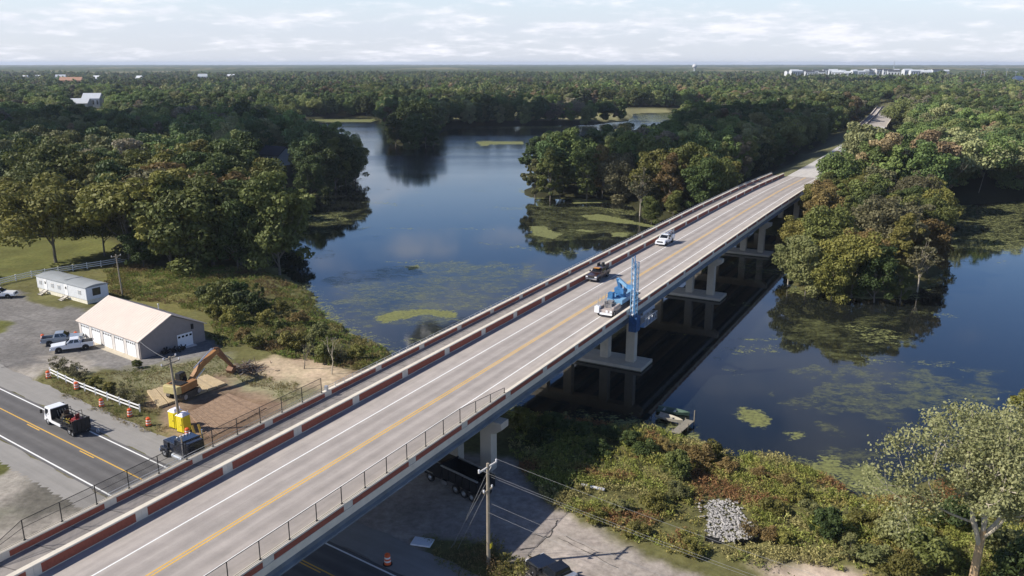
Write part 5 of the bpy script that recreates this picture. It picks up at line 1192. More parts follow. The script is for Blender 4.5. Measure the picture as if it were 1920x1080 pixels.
def ptree(u, v, H, kind, colour, label, name='tree', cat='tree', wide=1.0, group=None):
    if name == 'tree' and u < 560 and v > 430: wide *= 1.22
    p = gz(G(u, v)); placed.append((p.x, p.y, H * .25)); return tree(name, label, cat, p, H, kind, colour, group, wide)
# near trees on the left
ptree(105, 492, 20, 'lawn', 'olive', 'broad brown-green tree standing on the lawn behind the paddock fence')
ptree(197, 480, 15.5, 'lawn', 'green', 'bright green leaning tree on the lawn, right of the broad brown-green tree', wide=.9)
ptree(18, 440, 16, 'round2', 'olive', 'spreading olive tree at the left edge of the lawn')
ptree(95, 428, 25, 'round3', 'green', 'huge round green tree rising above the lawn trees on the left')
ptree(245, 497, 20.5, 'round3', 'olive', 'golden olive tree at the left end of the tall shoreline clump'); ptree(285, 480, 23, 'round', 'grey-brown', 'brownish tree behind the golden olive tree in the shoreline clump')
ptree(322, 503, 23, 'oval2', 'olive', 'yellow-topped tree in the middle of the shoreline clump'); ptree(352, 508, 21.5, 'round', 'green', 'deep green tree in the front of the shoreline clump'); ptree(312, 470, 22, 'round2', 'rusty', 'reddish-topped tree at the centre of the shoreline clump')
ptree(400, 500, 21.5, 'round3', 'green', 'wide green tree in the right half of the shoreline clump'); ptree(425, 480, 23.5, 'round', 'rusty', 'rusty-crowned tree behind the wide green tree of the clump')
ptree(452, 496, 19.5, 'round2', 'dark green', 'dark green tree leaning over the cove'); ptree(478, 470, 21, 'oval2', 'green', 'light green tree near the right end of the shoreline clump'); ptree(515, 462, 18, 'round', 'dark green', 'dark tree at the right end of the shoreline clump'); ptree(540, 440, 14, 'round2', 'dark green', 'low dark tree at the water edge right of the clump')
ptree(370, 482, 22, 'round2', 'olive', 'olive tree behind the deep green tree of the clump'); ptree(270, 503, 10, 'round2', 'dark green', 'short dark tree under the golden olive tree')
for i, (u, v, H, k, c) in enumerate(((582, 364, 16, 'round2', 'dark green'), (603, 352, 20, 'round', 'dark green'), (628, 343, 20.5, 'oval2', 'green'), (648, 338, 20, 'round', 'dark green'), (666, 331, 17, 'round2', 'green'), (618, 330, 20, 'round3', 'dark green'), (590, 335, 18, 'round', 'dark green'))):
    ptree(u, v, H, k, c, 'dark tree on the wooded point in the left half of the pond', group='trees on the left wooded point')
for i, (u, v, H, k, c) in enumerate(((742, 268, 19, 'round2', 'dark green'), (760, 272, 17, 'oval2', 'dark green'), (778, 273, 22, 'round', 'dark green'), (798, 271, 21, 'oval', 'dark green'), (812, 270, 15, 'round2', 'dark green'), (770, 262, 26, 'round', 'dark green'), (745, 255, 26, 'pine', 'dark green'), (800, 258, 25, 'round3', 'dark green'))):
    ptree(u, v, H, k, c, 'dark green tree on the narrow wooded spit across the pond', group='trees on the far wooded spit')
# the peninsula left of the bridge, front row
for i, (u, v, H, k, c, l) in enumerate(((1003, 362, 15, 'oval2', 'pale green', 'pale olive tree at the tip of the peninsula'), (1032, 366, 20.5, 'oval', 'green', 'tall narrow green tree near the tip of the peninsula'), (1050, 362, 14, 'oval2', 'green', 'green tree behind the tall narrow tree on the peninsula'),
        (1100, 366, 19, 'oval', 'green', 'slim green tree beyond the gap on the peninsula'), (1130, 362, 20, 'oval2', 'rusty', 'reddish tree in the peninsula row'), (1160, 368, 19, 'round', 'grey-brown', 'grey-brown tree over the lily patch of the peninsula'), (1200, 392, 17, 'sparse', 'grey-brown', 'thin grey tree leaning over the water before the bridge'),
        (1225, 385, 20.5, 'round', 'olive', 'olive brown tree on the peninsula beside the bridge'), (1255, 395, 19, 'oval2', 'rusty', 'rusty tree on the peninsula beside the bridge'), (1222, 408, 9, 'round2', 'green', 'low green tree at the water edge before the bridge'), (1262, 400, 8, 'round2', 'green', 'low green tree touching the bridge parapet'))):
    ptree(u, v, H, k, c, l)
# wooded island right of the bridge, front row
for i, (u, v, H, k, c, l) in enumerate(((1478, 520, 12, 'open', 'pale green', 'pale open tree overhanging the bridge on the right island'), (1512, 535, 13, 'round2', 'pale green', 'pale green tree at the left front of the right island'), (1560, 545, 11.5, 'round', 'olive', 'yellow-green tree at the front of the right island'), (1598, 540, 14.5, 'round3', 'olive', 'golden tree in the middle of the right island front'),
        (1640, 548, 12, 'round2', 'dark green', 'dark tree at the front of the right island'), (1690, 550, 8.5, 'oval2', 'green', 'small bright green tree at the right front of the island'), (1722, 530, 13, 'sparse', 'grey-brown', 'half-bare grey tree at the right end of the island'), (1545, 500, 16, 'round', 'green', 'full green tree behind the front row of the right island'), (1650, 500, 16, 'round3', 'grey-brown', 'brownish tree behind the front row of the right island'), (1740, 500, 13, 'round2', 'rusty', 'rusty tree at the right end of the island'))):
    ptree(u, v, H, k, c, l)
def btree(s, o, H, kind, colour, label, wide=1.0):
    p = gz(BP(s, o)); placed.append((p.x, p.y, H * .25)); return tree('tree', label, 'tree', p, H, kind, colour, None, wide)
btree(332, -37.6, 12.5, 'round', 'green', 'round bright green tree standing in front of the far causeway road', .8)
btree(231, -35.4, 12.5, 'round2', 'olive', 'brown-green tree brushing the right bridge barrier near the last pier'); btree(247, -36.2, 12, 'round', 'rusty', 'rusty-topped tree against the right barrier near the far bridge end'); btree(263, -36.4, 11.5, 'round2', 'green', 'green tree overlapping the far right end of the bridge')
btree(283, -37.2, 11, 'oval2', 'grey-brown', 'grey-brown tree where the bridge meets the causeway'); btree(300, -36.8, 10, 'round2', 'olive', 'low olive tree on the right causeway slope')
# yellow tree at the right edge
p_ = G(1938, 850); placed.append((p_.x, p_.y, 5)); tree('tree', 'yellow-orange tree at the right edge above the near pale tree', 'tree', Vector((p_.x, p_.y, -.6)), 10, 'round2', 'olive', None, 1.0)

# large pale tree in the right foreground: its own crown and limbs
def hero():
    rg = np.random.default_rng(42); rr_ = random.Random(42); B = Vector((38.3, 60.4, -.2)); H = 16.2
    limbs = MB(); ends = []
    def grow(p, d, ln, r, lev):
        n = 3; pts = [p]; rs = [r]
        for i in range(n):
            d = (d + Vector((rr_.uniform(-.22, .22), rr_.uniform(-.22, .22), rr_.uniform(-.05, .2)))).normalized(); p = p + d * ln / n; pts.append(p); rs.append(r * (1 - .35 * (i + 1) / n))
        limbs.path(pts, rs, 7 if lev < 2 else 5, 1 if lev == 0 else 0)
        if lev >= 4: ends.append((p, 1.0)); return
        k = 3 if lev < 2 else rr_.choice((2, 3))
        for j in range(k):
            a = j * 2 * math.pi / k + rr_.uniform(-.5, .5); sp = rr_.uniform(.4, .75) if lev else rr_.uniform(.25, .5)
            side = d.orthogonal().normalized(); side = Matrix.Rotation(a, 3, d) @ side
            grow(pts[-1] if j else pts[-2].lerp(pts[-1], .8), (d * math.cos(sp) + side * math.sin(sp)).normalized(), ln * rr_.uniform(.62, .84), r * .60, lev + 1)
            if lev >= 2: ends.append((pts[1], .8))
    limbs.path([Vector((0, 0, 0)), Vector((.05, .05, 2.2)), Vector((.1, .05, 4.3)), Vector((.25, .05, 6.0))], [.42, .36, .33, .26], 9, 1)
    for (st_, dv, ln, r) in (((.1, .05, 4.2), (-.42, .1, 1), 4.6, .22), ((.2, .05, 5.6), (-.12, -.1, 1), 4.6, .19), ((.25, .05, 6.0), (.25, .2, 1), 4.2, .19), ((.22, .05, 5.4), (.75, -.1, .8), 4.4, .17), ((.1, .05, 4.6), (-.2, .6, .9), 4.2, .16), ((-.6, .1, 6.6), (-.95, -.1, .45), 4.4, .12), ((.3, 0, 5.2), (.3, -.7, .8), 4.0, .15)):
        grow(Vector(st_), Vector(dv).normalized(), ln, r, 1)
    E = np.array([tuple(e[0]) for e in ends]); sc_ = H * .94 / E[:, 2].max()
    t = thing('tree', 'large pale-leaved tree with forked whitish limbs in the right foreground', 'tree', B)
    lm = limbs.build('trunk', [M_PALEB, mat('tan_bark', (.40, .28, .16), .95, var=.2, scale=2)], t); lm.scale = (sc_ * 1.05,) * 2 + (sc_,)
    E = E * np.array([sc_ * 1.05, sc_ * 1.05, sc_]); print('hero extent', E.min(0), E.max(0), sc_)
    n = 30000; pick = rg.integers(0, len(E), n); off = rg.normal(size=(n, 3)) * np.array([.5, .5, .36]); P = E[pick] + off
    keep = P[:, 2] > 5.2; P = P[keep]; pick = pick[keep]; n = len(P)
    nr = unit(rg.normal(size=(n, 3)) + np.array([-.3, 0, .5])); a = unit(np.cross(nr, rg.normal(size=(n, 3)))); b = np.cross(nr, a); s = .115 * rg.uniform(.6, 1.4, n)[:, None]
    ct = rg.random(len(E)); me = quads_object('crown', P, a * s, b * s * .7, None, leaf_material('leaf_silver', (.15, .165, .06), (.40, .40, .20), .28, 0), tint=np.clip(.5 * ct[pick] + .5 * rg.random(n), 0, 1))
    o = bpy.data.objects.new('crown', me); C.objects.link(o); o.parent = t
hero()

# shrubs, each its own plant
def shrub(u, v, H, kind, colour, label, group=None, wide=1.0): return ptree(u, v, H, kind, colour, label, 'shrub', 'shrub', wide, group)
g1 = 'shrubs between the garage and the pond'
for (u, v, H, k, c) in ((392, 570, 4.6, 'shrub', 'dark green'), (420, 585, 5.4, 'bush', 'green'), (448, 575, 5.6, 'shrub', 'dark green'), (470, 590, 4.6, 'bush', 'dark green'), (405, 600, 3.2, 'shrub', 'olive'), (440, 610, 3.4, 'bush', 'olive'), (485, 560, 3.4, 'shrub2', 'green'), (500, 610, 3.2, 'shrub', 'olive')):
    shrub(u, v, H, k, c, 'dense green shrub of the tall thicket behind the garage', g1)
for (u, v, H, k, c, l) in ((520, 648, 4.4, 'shrub2', 'green', 'upright silvery-green shrub left of the bare white branches'), (552, 655, 3.4, 'bush', 'olive', 'low olive shrub on the edge of the sandy earth'), (588, 668, 4.2, 'shrub2', 'pale green', 'pale upright shrub beside the bare white branches'), (610, 678, 3.6, 'shrub', 'green', 'green shrub close to the parapet fence'),
        (640, 672, 2.8, 'twiggy', 'grey-brown', 'brown twiggy shrub below the bare white branches'), (668, 668, 2.4, 'bush', 'olive', 'olive shrub nearest the start of the pipe railing'), (560, 605, 2.6, 'bush', 'rusty', 'rusty low shrub at the pond margin'), (600, 628, 2.4, 'bush', 'pale green', 'bright low shrub at the pond margin'), (530, 580, 2.2, 'bush', 'olive', 'small olive shrub above the weedy bank'),
        (478, 652, 2.4, 'bush', 'olive', 'low olive shrub behind the excavator bucket'), (455, 640, 2.2, 'bush', 'rusty', 'brown low shrub beside the garage shadow'), (258, 690, 1.5, 'shrub', 'green', 'small green shrub at the garage gable foot'),
        (1268, 893, 3.5, 'shrub', 'green', 'rounded grey-green shrub in the weeds above the riprap'), (1548, 1010, 3.4, 'shrub', 'dark green', 'dark green shrub right of the riprap'), (1592, 1048, 3.0, 'shrub2', 'pale green', 'pale upright shrub in front of the dark green shrub'), (1408, 1005, 2.0, 'twiggy', 'rusty', 'red-leaved bush at the right end of the riprap'),
        (1312, 870, 2.4, 'bush', 'rusty', 'rusty bush beside the pond shore'), (1335, 855, 2.2, 'bush', 'olive', 'yellow-green bush at the pond shore'), (985, 800, 2.6, 'bush', 'olive', 'sunlit yellow-green bush beneath the bridge edge'), (1020, 795, 2.0, 'bush', 'green', 'sunlit green bush by the water under the bridge'),
        (1680, 1020, 3.0, 'bush', 'pale green', 'pale bush left of the foreground tree trunk'), (1745, 1060, 3.4, 'bush', 'green', 'green bush at the foot of the foreground tree'), (1880, 1050, 3.6, 'bush', 'pale green', 'pale bush right of the foreground tree trunk'), (1910, 1100, 4.0, 'bush', 'dark green', 'dark bush at the lower right corner'), (1690, 1085, 2.6, 'bush', 'olive', 'olive bush at the bottom edge left of the foreground tree'), (1780, 985, 3.0, 'bush', 'dark green', 'dark bush behind the foreground tree'), (1860, 960, 3.4, 'bush', 'green', 'green bush on the shore behind the foreground tree')):
    shrub(u, v, H, k, c, l)
for (u, v, H, k) in ((108, 693, 2.4, 'twiggy'), (130, 703, 2.6, 'twiggy'), (152, 712, 2.4, 'twiggy'), (178, 730, 2.2, 'shrub'), (205, 738, 1.9, 'shrub'), (232, 748, 2.6, 'twiggy'), (255, 760, 2.6, 'twiggy')):
    shrub(u, v, H, k, 'grey-brown' if k == 'twiggy' else 'olive', 'brown twiggy bush behind the white road fence' if k == 'twiggy' else 'dull olive bush behind the white road fence', 'bushes behind the white road fence' if k == 'twiggy' else 'olive bushes behind the white road fence')
for (u, v, H, k, c) in ((1120, 980, 1.3, 'bush', 'olive'), (1165, 960, 1.6, 'shrub', 'pale green'), (1200, 1000, 1.3, 'bush', 'olive'), (1230, 955, 1.8, 'bush', 'olive'), (1180, 1005, 1.2, 'shrub', 'olive'), (1275, 930, 1.6, 'bush', 'pale green'), (1300, 1040, 1.4, 'bush', 'olive'), (1450, 960, 1.6, 'bush', 'olive'), (1490, 930, 1.5, 'bush', 'olive'), (1470, 1020, 1.6, 'shrub', 'olive'), (1520, 960, 1.4, 'bush', 'pale green'), (1620, 985, 1.8, 'bush', 'olive'), (1640, 1055, 2.0, 'bush', 'pale green')):
    shrub(u, v, H, k, c, ('pale' if c == 'pale green' else 'yellow-olive') + ' low shrub among the weeds of the near bank', ('pale' if c == 'pale green' else 'yellow-olive') + ' low shrubs in the bank weeds', 1.3)
for (u, v, H, k, c) in ((1290, 850, 1.5, 'bush', 'rusty'), (1360, 880, 1.6, 'bush', 'rusty'), (1420, 890, 1.3, 'bush', 'rusty'), (1470, 905, 1.2, 'bush', 'rusty'), (1440, 1010, 1.3, 'bush', 'rusty'), (1250, 840, 1.4, 'bush', 'olive')):
    shrub(u, v, H, k, 'rusty', 'rust-coloured low shrub along the near pond bank', 'rust-coloured low shrubs on the near bank', 1.4)
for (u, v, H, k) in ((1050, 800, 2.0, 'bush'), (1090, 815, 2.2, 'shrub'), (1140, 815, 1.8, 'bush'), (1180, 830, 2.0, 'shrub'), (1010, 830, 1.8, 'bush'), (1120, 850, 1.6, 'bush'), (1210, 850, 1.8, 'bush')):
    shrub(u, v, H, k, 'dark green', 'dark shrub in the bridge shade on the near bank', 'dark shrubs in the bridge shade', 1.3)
# bare white branches by the sandy earth, brush heap
def bare(label, p, H, seed, name, m_):
    rr_ = random.Random(seed); t = thing(name, label, 'dead tree', p); mb = MB()
    def grow(p, d, ln, r, lev):
        q = p + d * ln; mb.path([p, p.lerp(q, .5) + Vector((rr_.uniform(-.1, .1), rr_.uniform(-.1, .1), 0)), q], [r, r * .8, r * .55], 5)
        if lev > 3: return
        for j in range(2 if lev else 3):
            grow(q, (d + Vector((rr_.uniform(-.7, .7), rr_.uniform(-.7, .7), rr_.uniform(-.1, .5)))).normalized(), ln * .72, r * .55, lev + 1)
    grow(Vector((0, 0, 0)), Vector((.15, 0, 1)).normalized(), H * .32, .10, 0); mb.build('branches', m_, t)
bare('bare whitish dead tree by the parapet at the pond margin', gz(G(622, 700)), 6.2, 3, 'dead_tree', M_PALEB); bare('smaller bare grey dead tree left of the whitish one', gz(G(570, 690)), 4.2, 5, 'dead_tree', M_BARK)
for i, (u, v) in enumerate(((1835, 320), (1870, 300), (1760, 345))): bare('bare pale dead tree among the autumn woods on the right', gz(G(u, v + 40)), 17, 20 + i, 'dead_tree', M_PALEB)
for o in [x for x in C.objects if x.get('label', '').startswith('bare pale dead')]: o['group'] = 'dead trees in the right woods'
mb = MB(); q = random.Random(6)
for i in range(240):
    a = q.uniform(0, 6.28); r_ = abs(q.gauss(0, 1.5)); z = max(0, 1.0 - r_ * .35) * q.random(); d = Vector((q.uniform(-1, 1), q.uniform(-1, 1), q.uniform(-.25, .4))).normalized() * q.uniform(.5, 1.5)
    p = Vector((math.cos(a) * r_, math.sin(a) * r_ * .8, z)); mb.bar(p, p + d, q.uniform(.03, .1), q.uniform(.03, .1), i % 2)
o = mb.build('brush_heap', [M_TWIG, mat('grey_sticks', (.2, .18, .17), .9)], None, loc=G(462, 694)); put(o, 'dark heap of cut brush beside the excavator bucket', 'brush heap')

# ------------------------------------------------------------------ woods: single trees first, then the mass
HOUSES = [(o.location.x, o.location.y) for o in C.objects if o.get('category') in ('house', 'boathouse', 'building')]
LAWNP = PX([(-300, 400), (60, 405), (150, 425), (215, 468), (215, 495), (100, 510), (0, 540), (-300, 620)])
YARD = PX([(-400, 560), (60, 520), (200, 495), (380, 515), (560, 545), (740, 660), (400, 860), (0, 1200), (-900, 1200)])
def allowed(x, y):
    ok = ~inpoly(x, y, LAKE); d = dpoly(x, y, LAKE); ok &= d > 1.5
    s, o = so_of(x, y); co = np.interp(s, _cs, _co)
    ok &= ~((s < 260) & (o > -63) & (o < -33)); ok &= ~((s >= 260) & (s < 560) & (o - co > -22) & (o - co < np.where(s < 345, 11, 22))); ok &= ~((s >= 560) & (s < 900) & (o - co > -16) & (o - co < 9))
    ok &= ~inpoly(x, y, LAWNP) & ~inpoly(x, y, YARD); q = x * RN.x + y * RN.y; ok &= ~((o < -40) & (np.hypot(x, y) < 176)); ok &= ~((o > -45) & (np.hypot(x, y) < 128))
    for hx, hy in HOUSES: ok &= np.hypot(x - hx, y - hy) > (13 if hy < 1200 else 20)
    for hx, hy, ln in ((*tuple(G(520, 308)[:2]), 125), (*tuple(G(545, 262)[:2]), 70)):
        t = np.clip((x * hx + y * hy) / (hx * hx + hy * hy), 1 - ln / math.hypot(hx, hy), 1); ok &= np.hypot(x - hx * t, y - hy * t) > 9.5
    ok &= ~((FIELD(x, y) > .585) & (np.hypot(x, y) > 655))
    for s_r in range(425, 565, 6):      # a cut strip keeps the causeway road in view from the water
        p = BP(s_r, deck_o(s_r) + 1.5); t = y / p.y; ok &= ~((t > .72) & (t < 1) & (np.abs(x - p.x * t) < 8.5))
    u = x / np.maximum(y, 1)
    ok &= ~((u > (118 - 960) / FPX / 1.03) & (u < (205 - 960) / FPX / 1.03) & (y > 480) & (y < 870))
    ok &= ~((u > (1452 - 960) / FPX) & (u < (1772 - 960) / FPX) & (y > 2000) & (y < 2950))
    return ok
def scatter(y0, y1, cell, seed, marg=70):
    rg = np.random.default_rng(seed); ys = np.arange(y0, y1, cell); X, Y = [], []
    for y in ys:
        hw = y * .64 + marg; xs = np.arange(-hw, hw, cell); X.append(xs + rg.uniform(-.46, .46, len(xs)) * cell); Y.append(np.full(len(xs), y) + rg.uniform(-.46, .46, len(xs)) * cell)
    X = np.concatenate(X); Y = np.concatenate(Y); k = allowed(X, Y); return X[k], Y[k]
tx, ty = scatter(120, 900, 8.6, 1)
keep = np.ones(len(tx), bool)
for (px_, py_, r_) in placed: keep &= np.hypot(tx - px_, ty - py_) > max(2.5, r_ * .8)
tx, ty = tx[keep], ty[keep]; order = np.argsort(np.hypot(tx, ty)); tx, ty = tx[order], ty[order]
rgn = np.random.default_rng(77)
def species(x, y):
    """kind, colour, height for a woodland tree"""
    s, o = so_of(np.array([x]), np.array([y])); s, o = float(s[0]), float(o[0]); a = float(fbm(np.array([x / 38]), np.array([y / 38]), 8)[0]); b = rgn.random()
    right = o > -46
    if right:
        col = rgn.choice(['green', 'olive', 'rusty', 'grey-brown', 'dark green', 'pale green'], p=[.27, .42, .10, .09, .06, .06]); H = rgn.uniform(11, 16) if s < 260 else (rgn.uniform(9.5, 14) if o < 8 and s < 420 else rgn.uniform(14, 20))
    elif o > -115 and s > 190:
        col = rgn.choice(['green', 'olive', 'rusty', 'grey-brown', 'dark green'], p=[.30, .26, .05, .09, .30]); H = rgn.uniform(15, 21)
    else:
        col = rgn.choice(['green', 'olive', 'rusty', 'grey-brown', 'dark green', 'pale green'], p=[.3, .14, .03, .06, .44, .03]); H = rgn.uniform(17, 24)
    k = rgn.choice(['round', 'round2', 'round3', 'round4', 'round5', 'oval', 'oval2', 'pine', 'open', 'sparse'], p=[.14, .13, .13, .13, .12, .09, .1, .08, .06, .02])
    return k, col, H, right, s, o
N1 = max(0, min(len(tx), 296 - NTREE))
for i in range(N1):
    x, y = float(tx[i]), float(ty[i]); k, col, H, right, s, o = species(x, y)
    if right: reg_ = 'woods right of the bridge and causeway'
    elif o > -115 and s > 190: reg_ = 'woods on the peninsula left of the causeway'
    elif x < -120 and y < 330: reg_ = 'dark woods behind the lawn on the left'
    else: reg_ = 'woods across the pond'
    form = {'pine': 'tall pine-like', 'oval': 'narrow', 'oval2': 'tall oval', 'open': 'open-crowned', 'sparse': 'half-bare'}.get(k, 'rounded')
    tree('tree', f'{col} {form} tree in the {reg_}', 'tree', gz(Vector((x, y, 0))), H, k, col, reg_)
# mass of the far woods: one object, instanced from the same crowns
fx2, fy2 = tx[N1:], ty[N1:]
ax_, ay_ = scatter(900, 1500, 10.5, 2); bx2, by2 = scatter(1500, 2700, 15, 3)
farp = []
cmf, cf, rcf = make_crown('far_crown', 30, 20, 6.5, 1, 20, 420, 1.35); cmf2, cf2, rcf2 = make_crown('far_crown', 31, 20, 5.6, 1, 18, 380, 1.3, 'oval')
def wood_mat():
    m = leaf_material('wood_leaf', (.05, .05, .02), (.1, .1, .04), .2, .30); nt = m.node_tree; N = nt.nodes.new; L = nt.links.new
    mx = [n for n in nt.nodes if n.bl_idname == 'ShaderNodeMix'][0]; oi = [n for n in nt.nodes if n.bl_idname == 'ShaderNodeObjectInfo'][0]
    mu = N('ShaderNodeMath'); mu.operation = 'MULTIPLY'; L(oi.outputs['Random'], mu.inputs[0]); mu.inputs[1].default_value = 13.7; fr = N('ShaderNodeMath'); fr.operation = 'FRACT'; L(mu.outputs[0], fr.inputs[0])
    for inp, f in (('A', .92), ('B', 1.85)):
        cr = N('ShaderNodeValToRGB'); cr.color_ramp.interpolation = 'CONSTANT'; L(fr.outputs[0], cr.inputs[0]); el = cr.color_ramp.elements
        stops = [(0, (.060, .088, .030)), (.34, (.092, .125, .038)), (.62, (.125, .140, .048)), (.80, (.160, .165, .075)), (.92, (.135, .120, .080)), (.975, (.16, .12, .065))]
        el[0].color = (*[c * f for c in stops[0][1]], 1); el[1].position = .99; el[1].color = (*[c * f for c in stops[-1][1]], 1)
        for p, c in stops[1:]: e = el.new(p); e.color = (*[x * f for x in c], 1)
        L(cr.outputs[0], mx.inputs[inp])
    ia = N('ShaderNodeAttribute'); ia.attribute_type = 'INSTANCER'; ia.attribute_name = 'stand'; hs = [n for n in nt.nodes if n.bl_idname == 'ShaderNodeHueSaturation'][0]
    old = hs.inputs['Value'].links[0].from_socket; mm = N('ShaderNodeMath'); mm.operation = 'MULTIPLY'; L(old, mm.inputs[0]); L(ia.outputs['Fac'], mm.inputs[1]); L(mm.outputs[0], hs.inputs['Value'])
    return m
M_WOODL = wood_mat()
def wood_object(name, label, X, Y, H, meshes, seed, hs):
    rg = np.random.default_rng(seed); n = len(X); Z, _ = ground_h(X, Y); Z = np.maximum(Z, -1) - .2
    me = bpy.data.meshes.new(name); me.vertices.add(n); me.vertices.foreach_set('co', np.stack([X, Y, Z], 1).astype(np.float32).ravel())
    def att(nm, tp, v, fld='value'): a = me.attributes.new(nm, tp, 'POINT'); a.data.foreach_set(fld, v)
    sc_ = (hs[0] + (hs[1] - hs[0]) * np.clip(.5 * rg.random(n) + (fbm(X / 70, Y / 70, 55, 3) - .25), 0, 1.1)) / 20
    att('stand', 'FLOAT', (.62 + .9 * np.clip((fbm(X / 55, Y / 55, 91, 3) - .25) * 1.9, 0, 1)).astype(np.float32)); att('size', 'FLOAT', sc_.astype(np.float32)); att('turn', 'FLOAT', rg.uniform(0, 6.28, n).astype(np.float32)); att('pick', 'INT', rg.integers(0, len(meshes), n).astype(np.int32))
    o = bpy.data.objects.new(name, me); C.objects.link(o); put(o, label, 'woods', kind='stuff')
    ng = bpy.data.node_groups.new(name + '_nodes', 'GeometryNodeTree'); ng.interface.new_socket('Geometry', in_out='INPUT', socket_type='NodeSocketGeometry'); ng.interface.new_socket('Geometry', in_out='OUTPUT', socket_type='NodeSocketGeometry')
    N = ng.nodes.new; L = ng.links.new; gi = N('NodeGroupInput'); go = N('NodeGroupOutput'); iop = N('GeometryNodeInstanceOnPoints'); jn = N('GeometryNodeJoinGeometry')
    for ob in meshes:
        oi = N('GeometryNodeObjectInfo'); oi.transform_space = 'ORIGINAL'; oi.inputs['Object'].default_value = ob
        sm = N('GeometryNodeSetMaterial'); sm.inputs['Material'].default_value = M_WOODL; L(oi.outputs['Geometry'], sm.inputs['Geometry'])
        g2 = N('GeometryNodeGeometryToInstance'); L(sm.outputs[0], g2.inputs[0]); L(g2.outputs[0], jn.inputs[0])
    def at_(nm, tp): a = N('GeometryNodeInputNamedAttribute'); a.data_type = tp; a.inputs['Name'].default_value = nm; return a.outputs[0]
    L(gi.outputs[0], iop.inputs['Points']); L(jn.outputs[0], iop.inputs['Instance']); iop.inputs['Pick Instance'].default_value = True; L(at_('pick', 'INT'), iop.inputs['Instance Index'])
    cx = N('ShaderNodeCombineXYZ'); L(at_('turn', 'FLOAT'), cx.inputs[2]); L(cx.outputs[0], iop.inputs['Rotation']); L(at_('size', 'FLOAT'), iop.inputs['Scale']); L(iop.outputs[0], go.inputs[0])
    md = o.modifiers.new('woods', 'NODES'); md.node_group = ng; return o
first = {}
for o in C.objects:
    if o.type == 'MESH' and o.name.startswith('crown'): first.setdefault(o.data.name, o)
picks = [first[PROTO[k][0].name] for k in ('round', 'round2', 'round3', 'round4', 'round5', 'oval', 'oval2', 'pine') if PROTO[k][0].name in first]
wood_object('woodland', 'mass of mixed woodland beyond the pond', fx2, fy2, 20, picks, 5, (13, 24))
FARO = []
for me_, (u, dd_) in ((cmf, (700, 905)), (cmf2, (840, 910))):
    a = math.atan((u - 960) / FPX); t = thing('tree', ['rounded tree standing in the far woods', 'oval tree standing in the far woods'][len(FARO)], 'tree', Vector((math.tan(a) * dd_, dd_, 0)))
    o = bpy.data.objects.new('crown', me_); C.objects.link(o); o.parent = t; me_.materials.clear(); me_.materials.append(M_WOODL); FARO.append(o)
    tk = MB(); tk.tube((0, 0, -.3), (0, 0, 9), .35, .15, 7); tk.build('trunk', M_BARK, t)
wood_object('woodland', 'far woodland reaching towards the horizon', np.concatenate([ax_, bx2]), np.concatenate([ay_, by2]), 18, FARO, 6, (11, 21))
# canopy seen edge-on at the horizon
ra_ = np.concatenate([np.linspace(2640, 4200, 60), np.geomspace(4260, 13500, 60)]); th = np.linspace(-.62, .62, 420); RA, TH = np.meshgrid(ra_, th, indexing='ij')
HX, HY = RA * np.sin(TH), RA * np.cos(TH); u_ = HX / HY
cz_ = 4 + 9 * fbm(HX / 60, HY / 60, 4, 4) + 7 * fbm(HX / 700, HY / 700, 14, 3) + 5 * vnoise(HX / 22, HY / 22, 6); cz_ *= np.clip((RA - 2630) / 60, 0, 1)
clr = (u_ > (1440 - 960) / FPX) & (u_ < (1785 - 960) / FPX) & (RA < 3150); cz_ = np.where(clr, 0.0, cz_)
nn = fbm(HX / 160, HY / 160, 21, 5); n2_ = fbm(HX / 45, HY / 300, 25, 4); cc = np.stack([.045 + .05 * nn, .062 + .05 * nn, .025 + .03 * nn], -1) * (.6 + .8 * n2_[..., None]); fld = (fbm(HX / 380, HY / 900, 41, 3) > .66)[..., None]; cc = np.where(fld, np.array([.17, .16, .09]), cc)
hz = grid_object('distant_woods', HX.T, HY.T, cz_.T, np.transpose(cc, (1, 0, 2)).reshape(-1, 3), bpy.data.materials['soil']); put(hz, 'unbroken band of distant woods along the horizon', 'woods', kind='stuff')

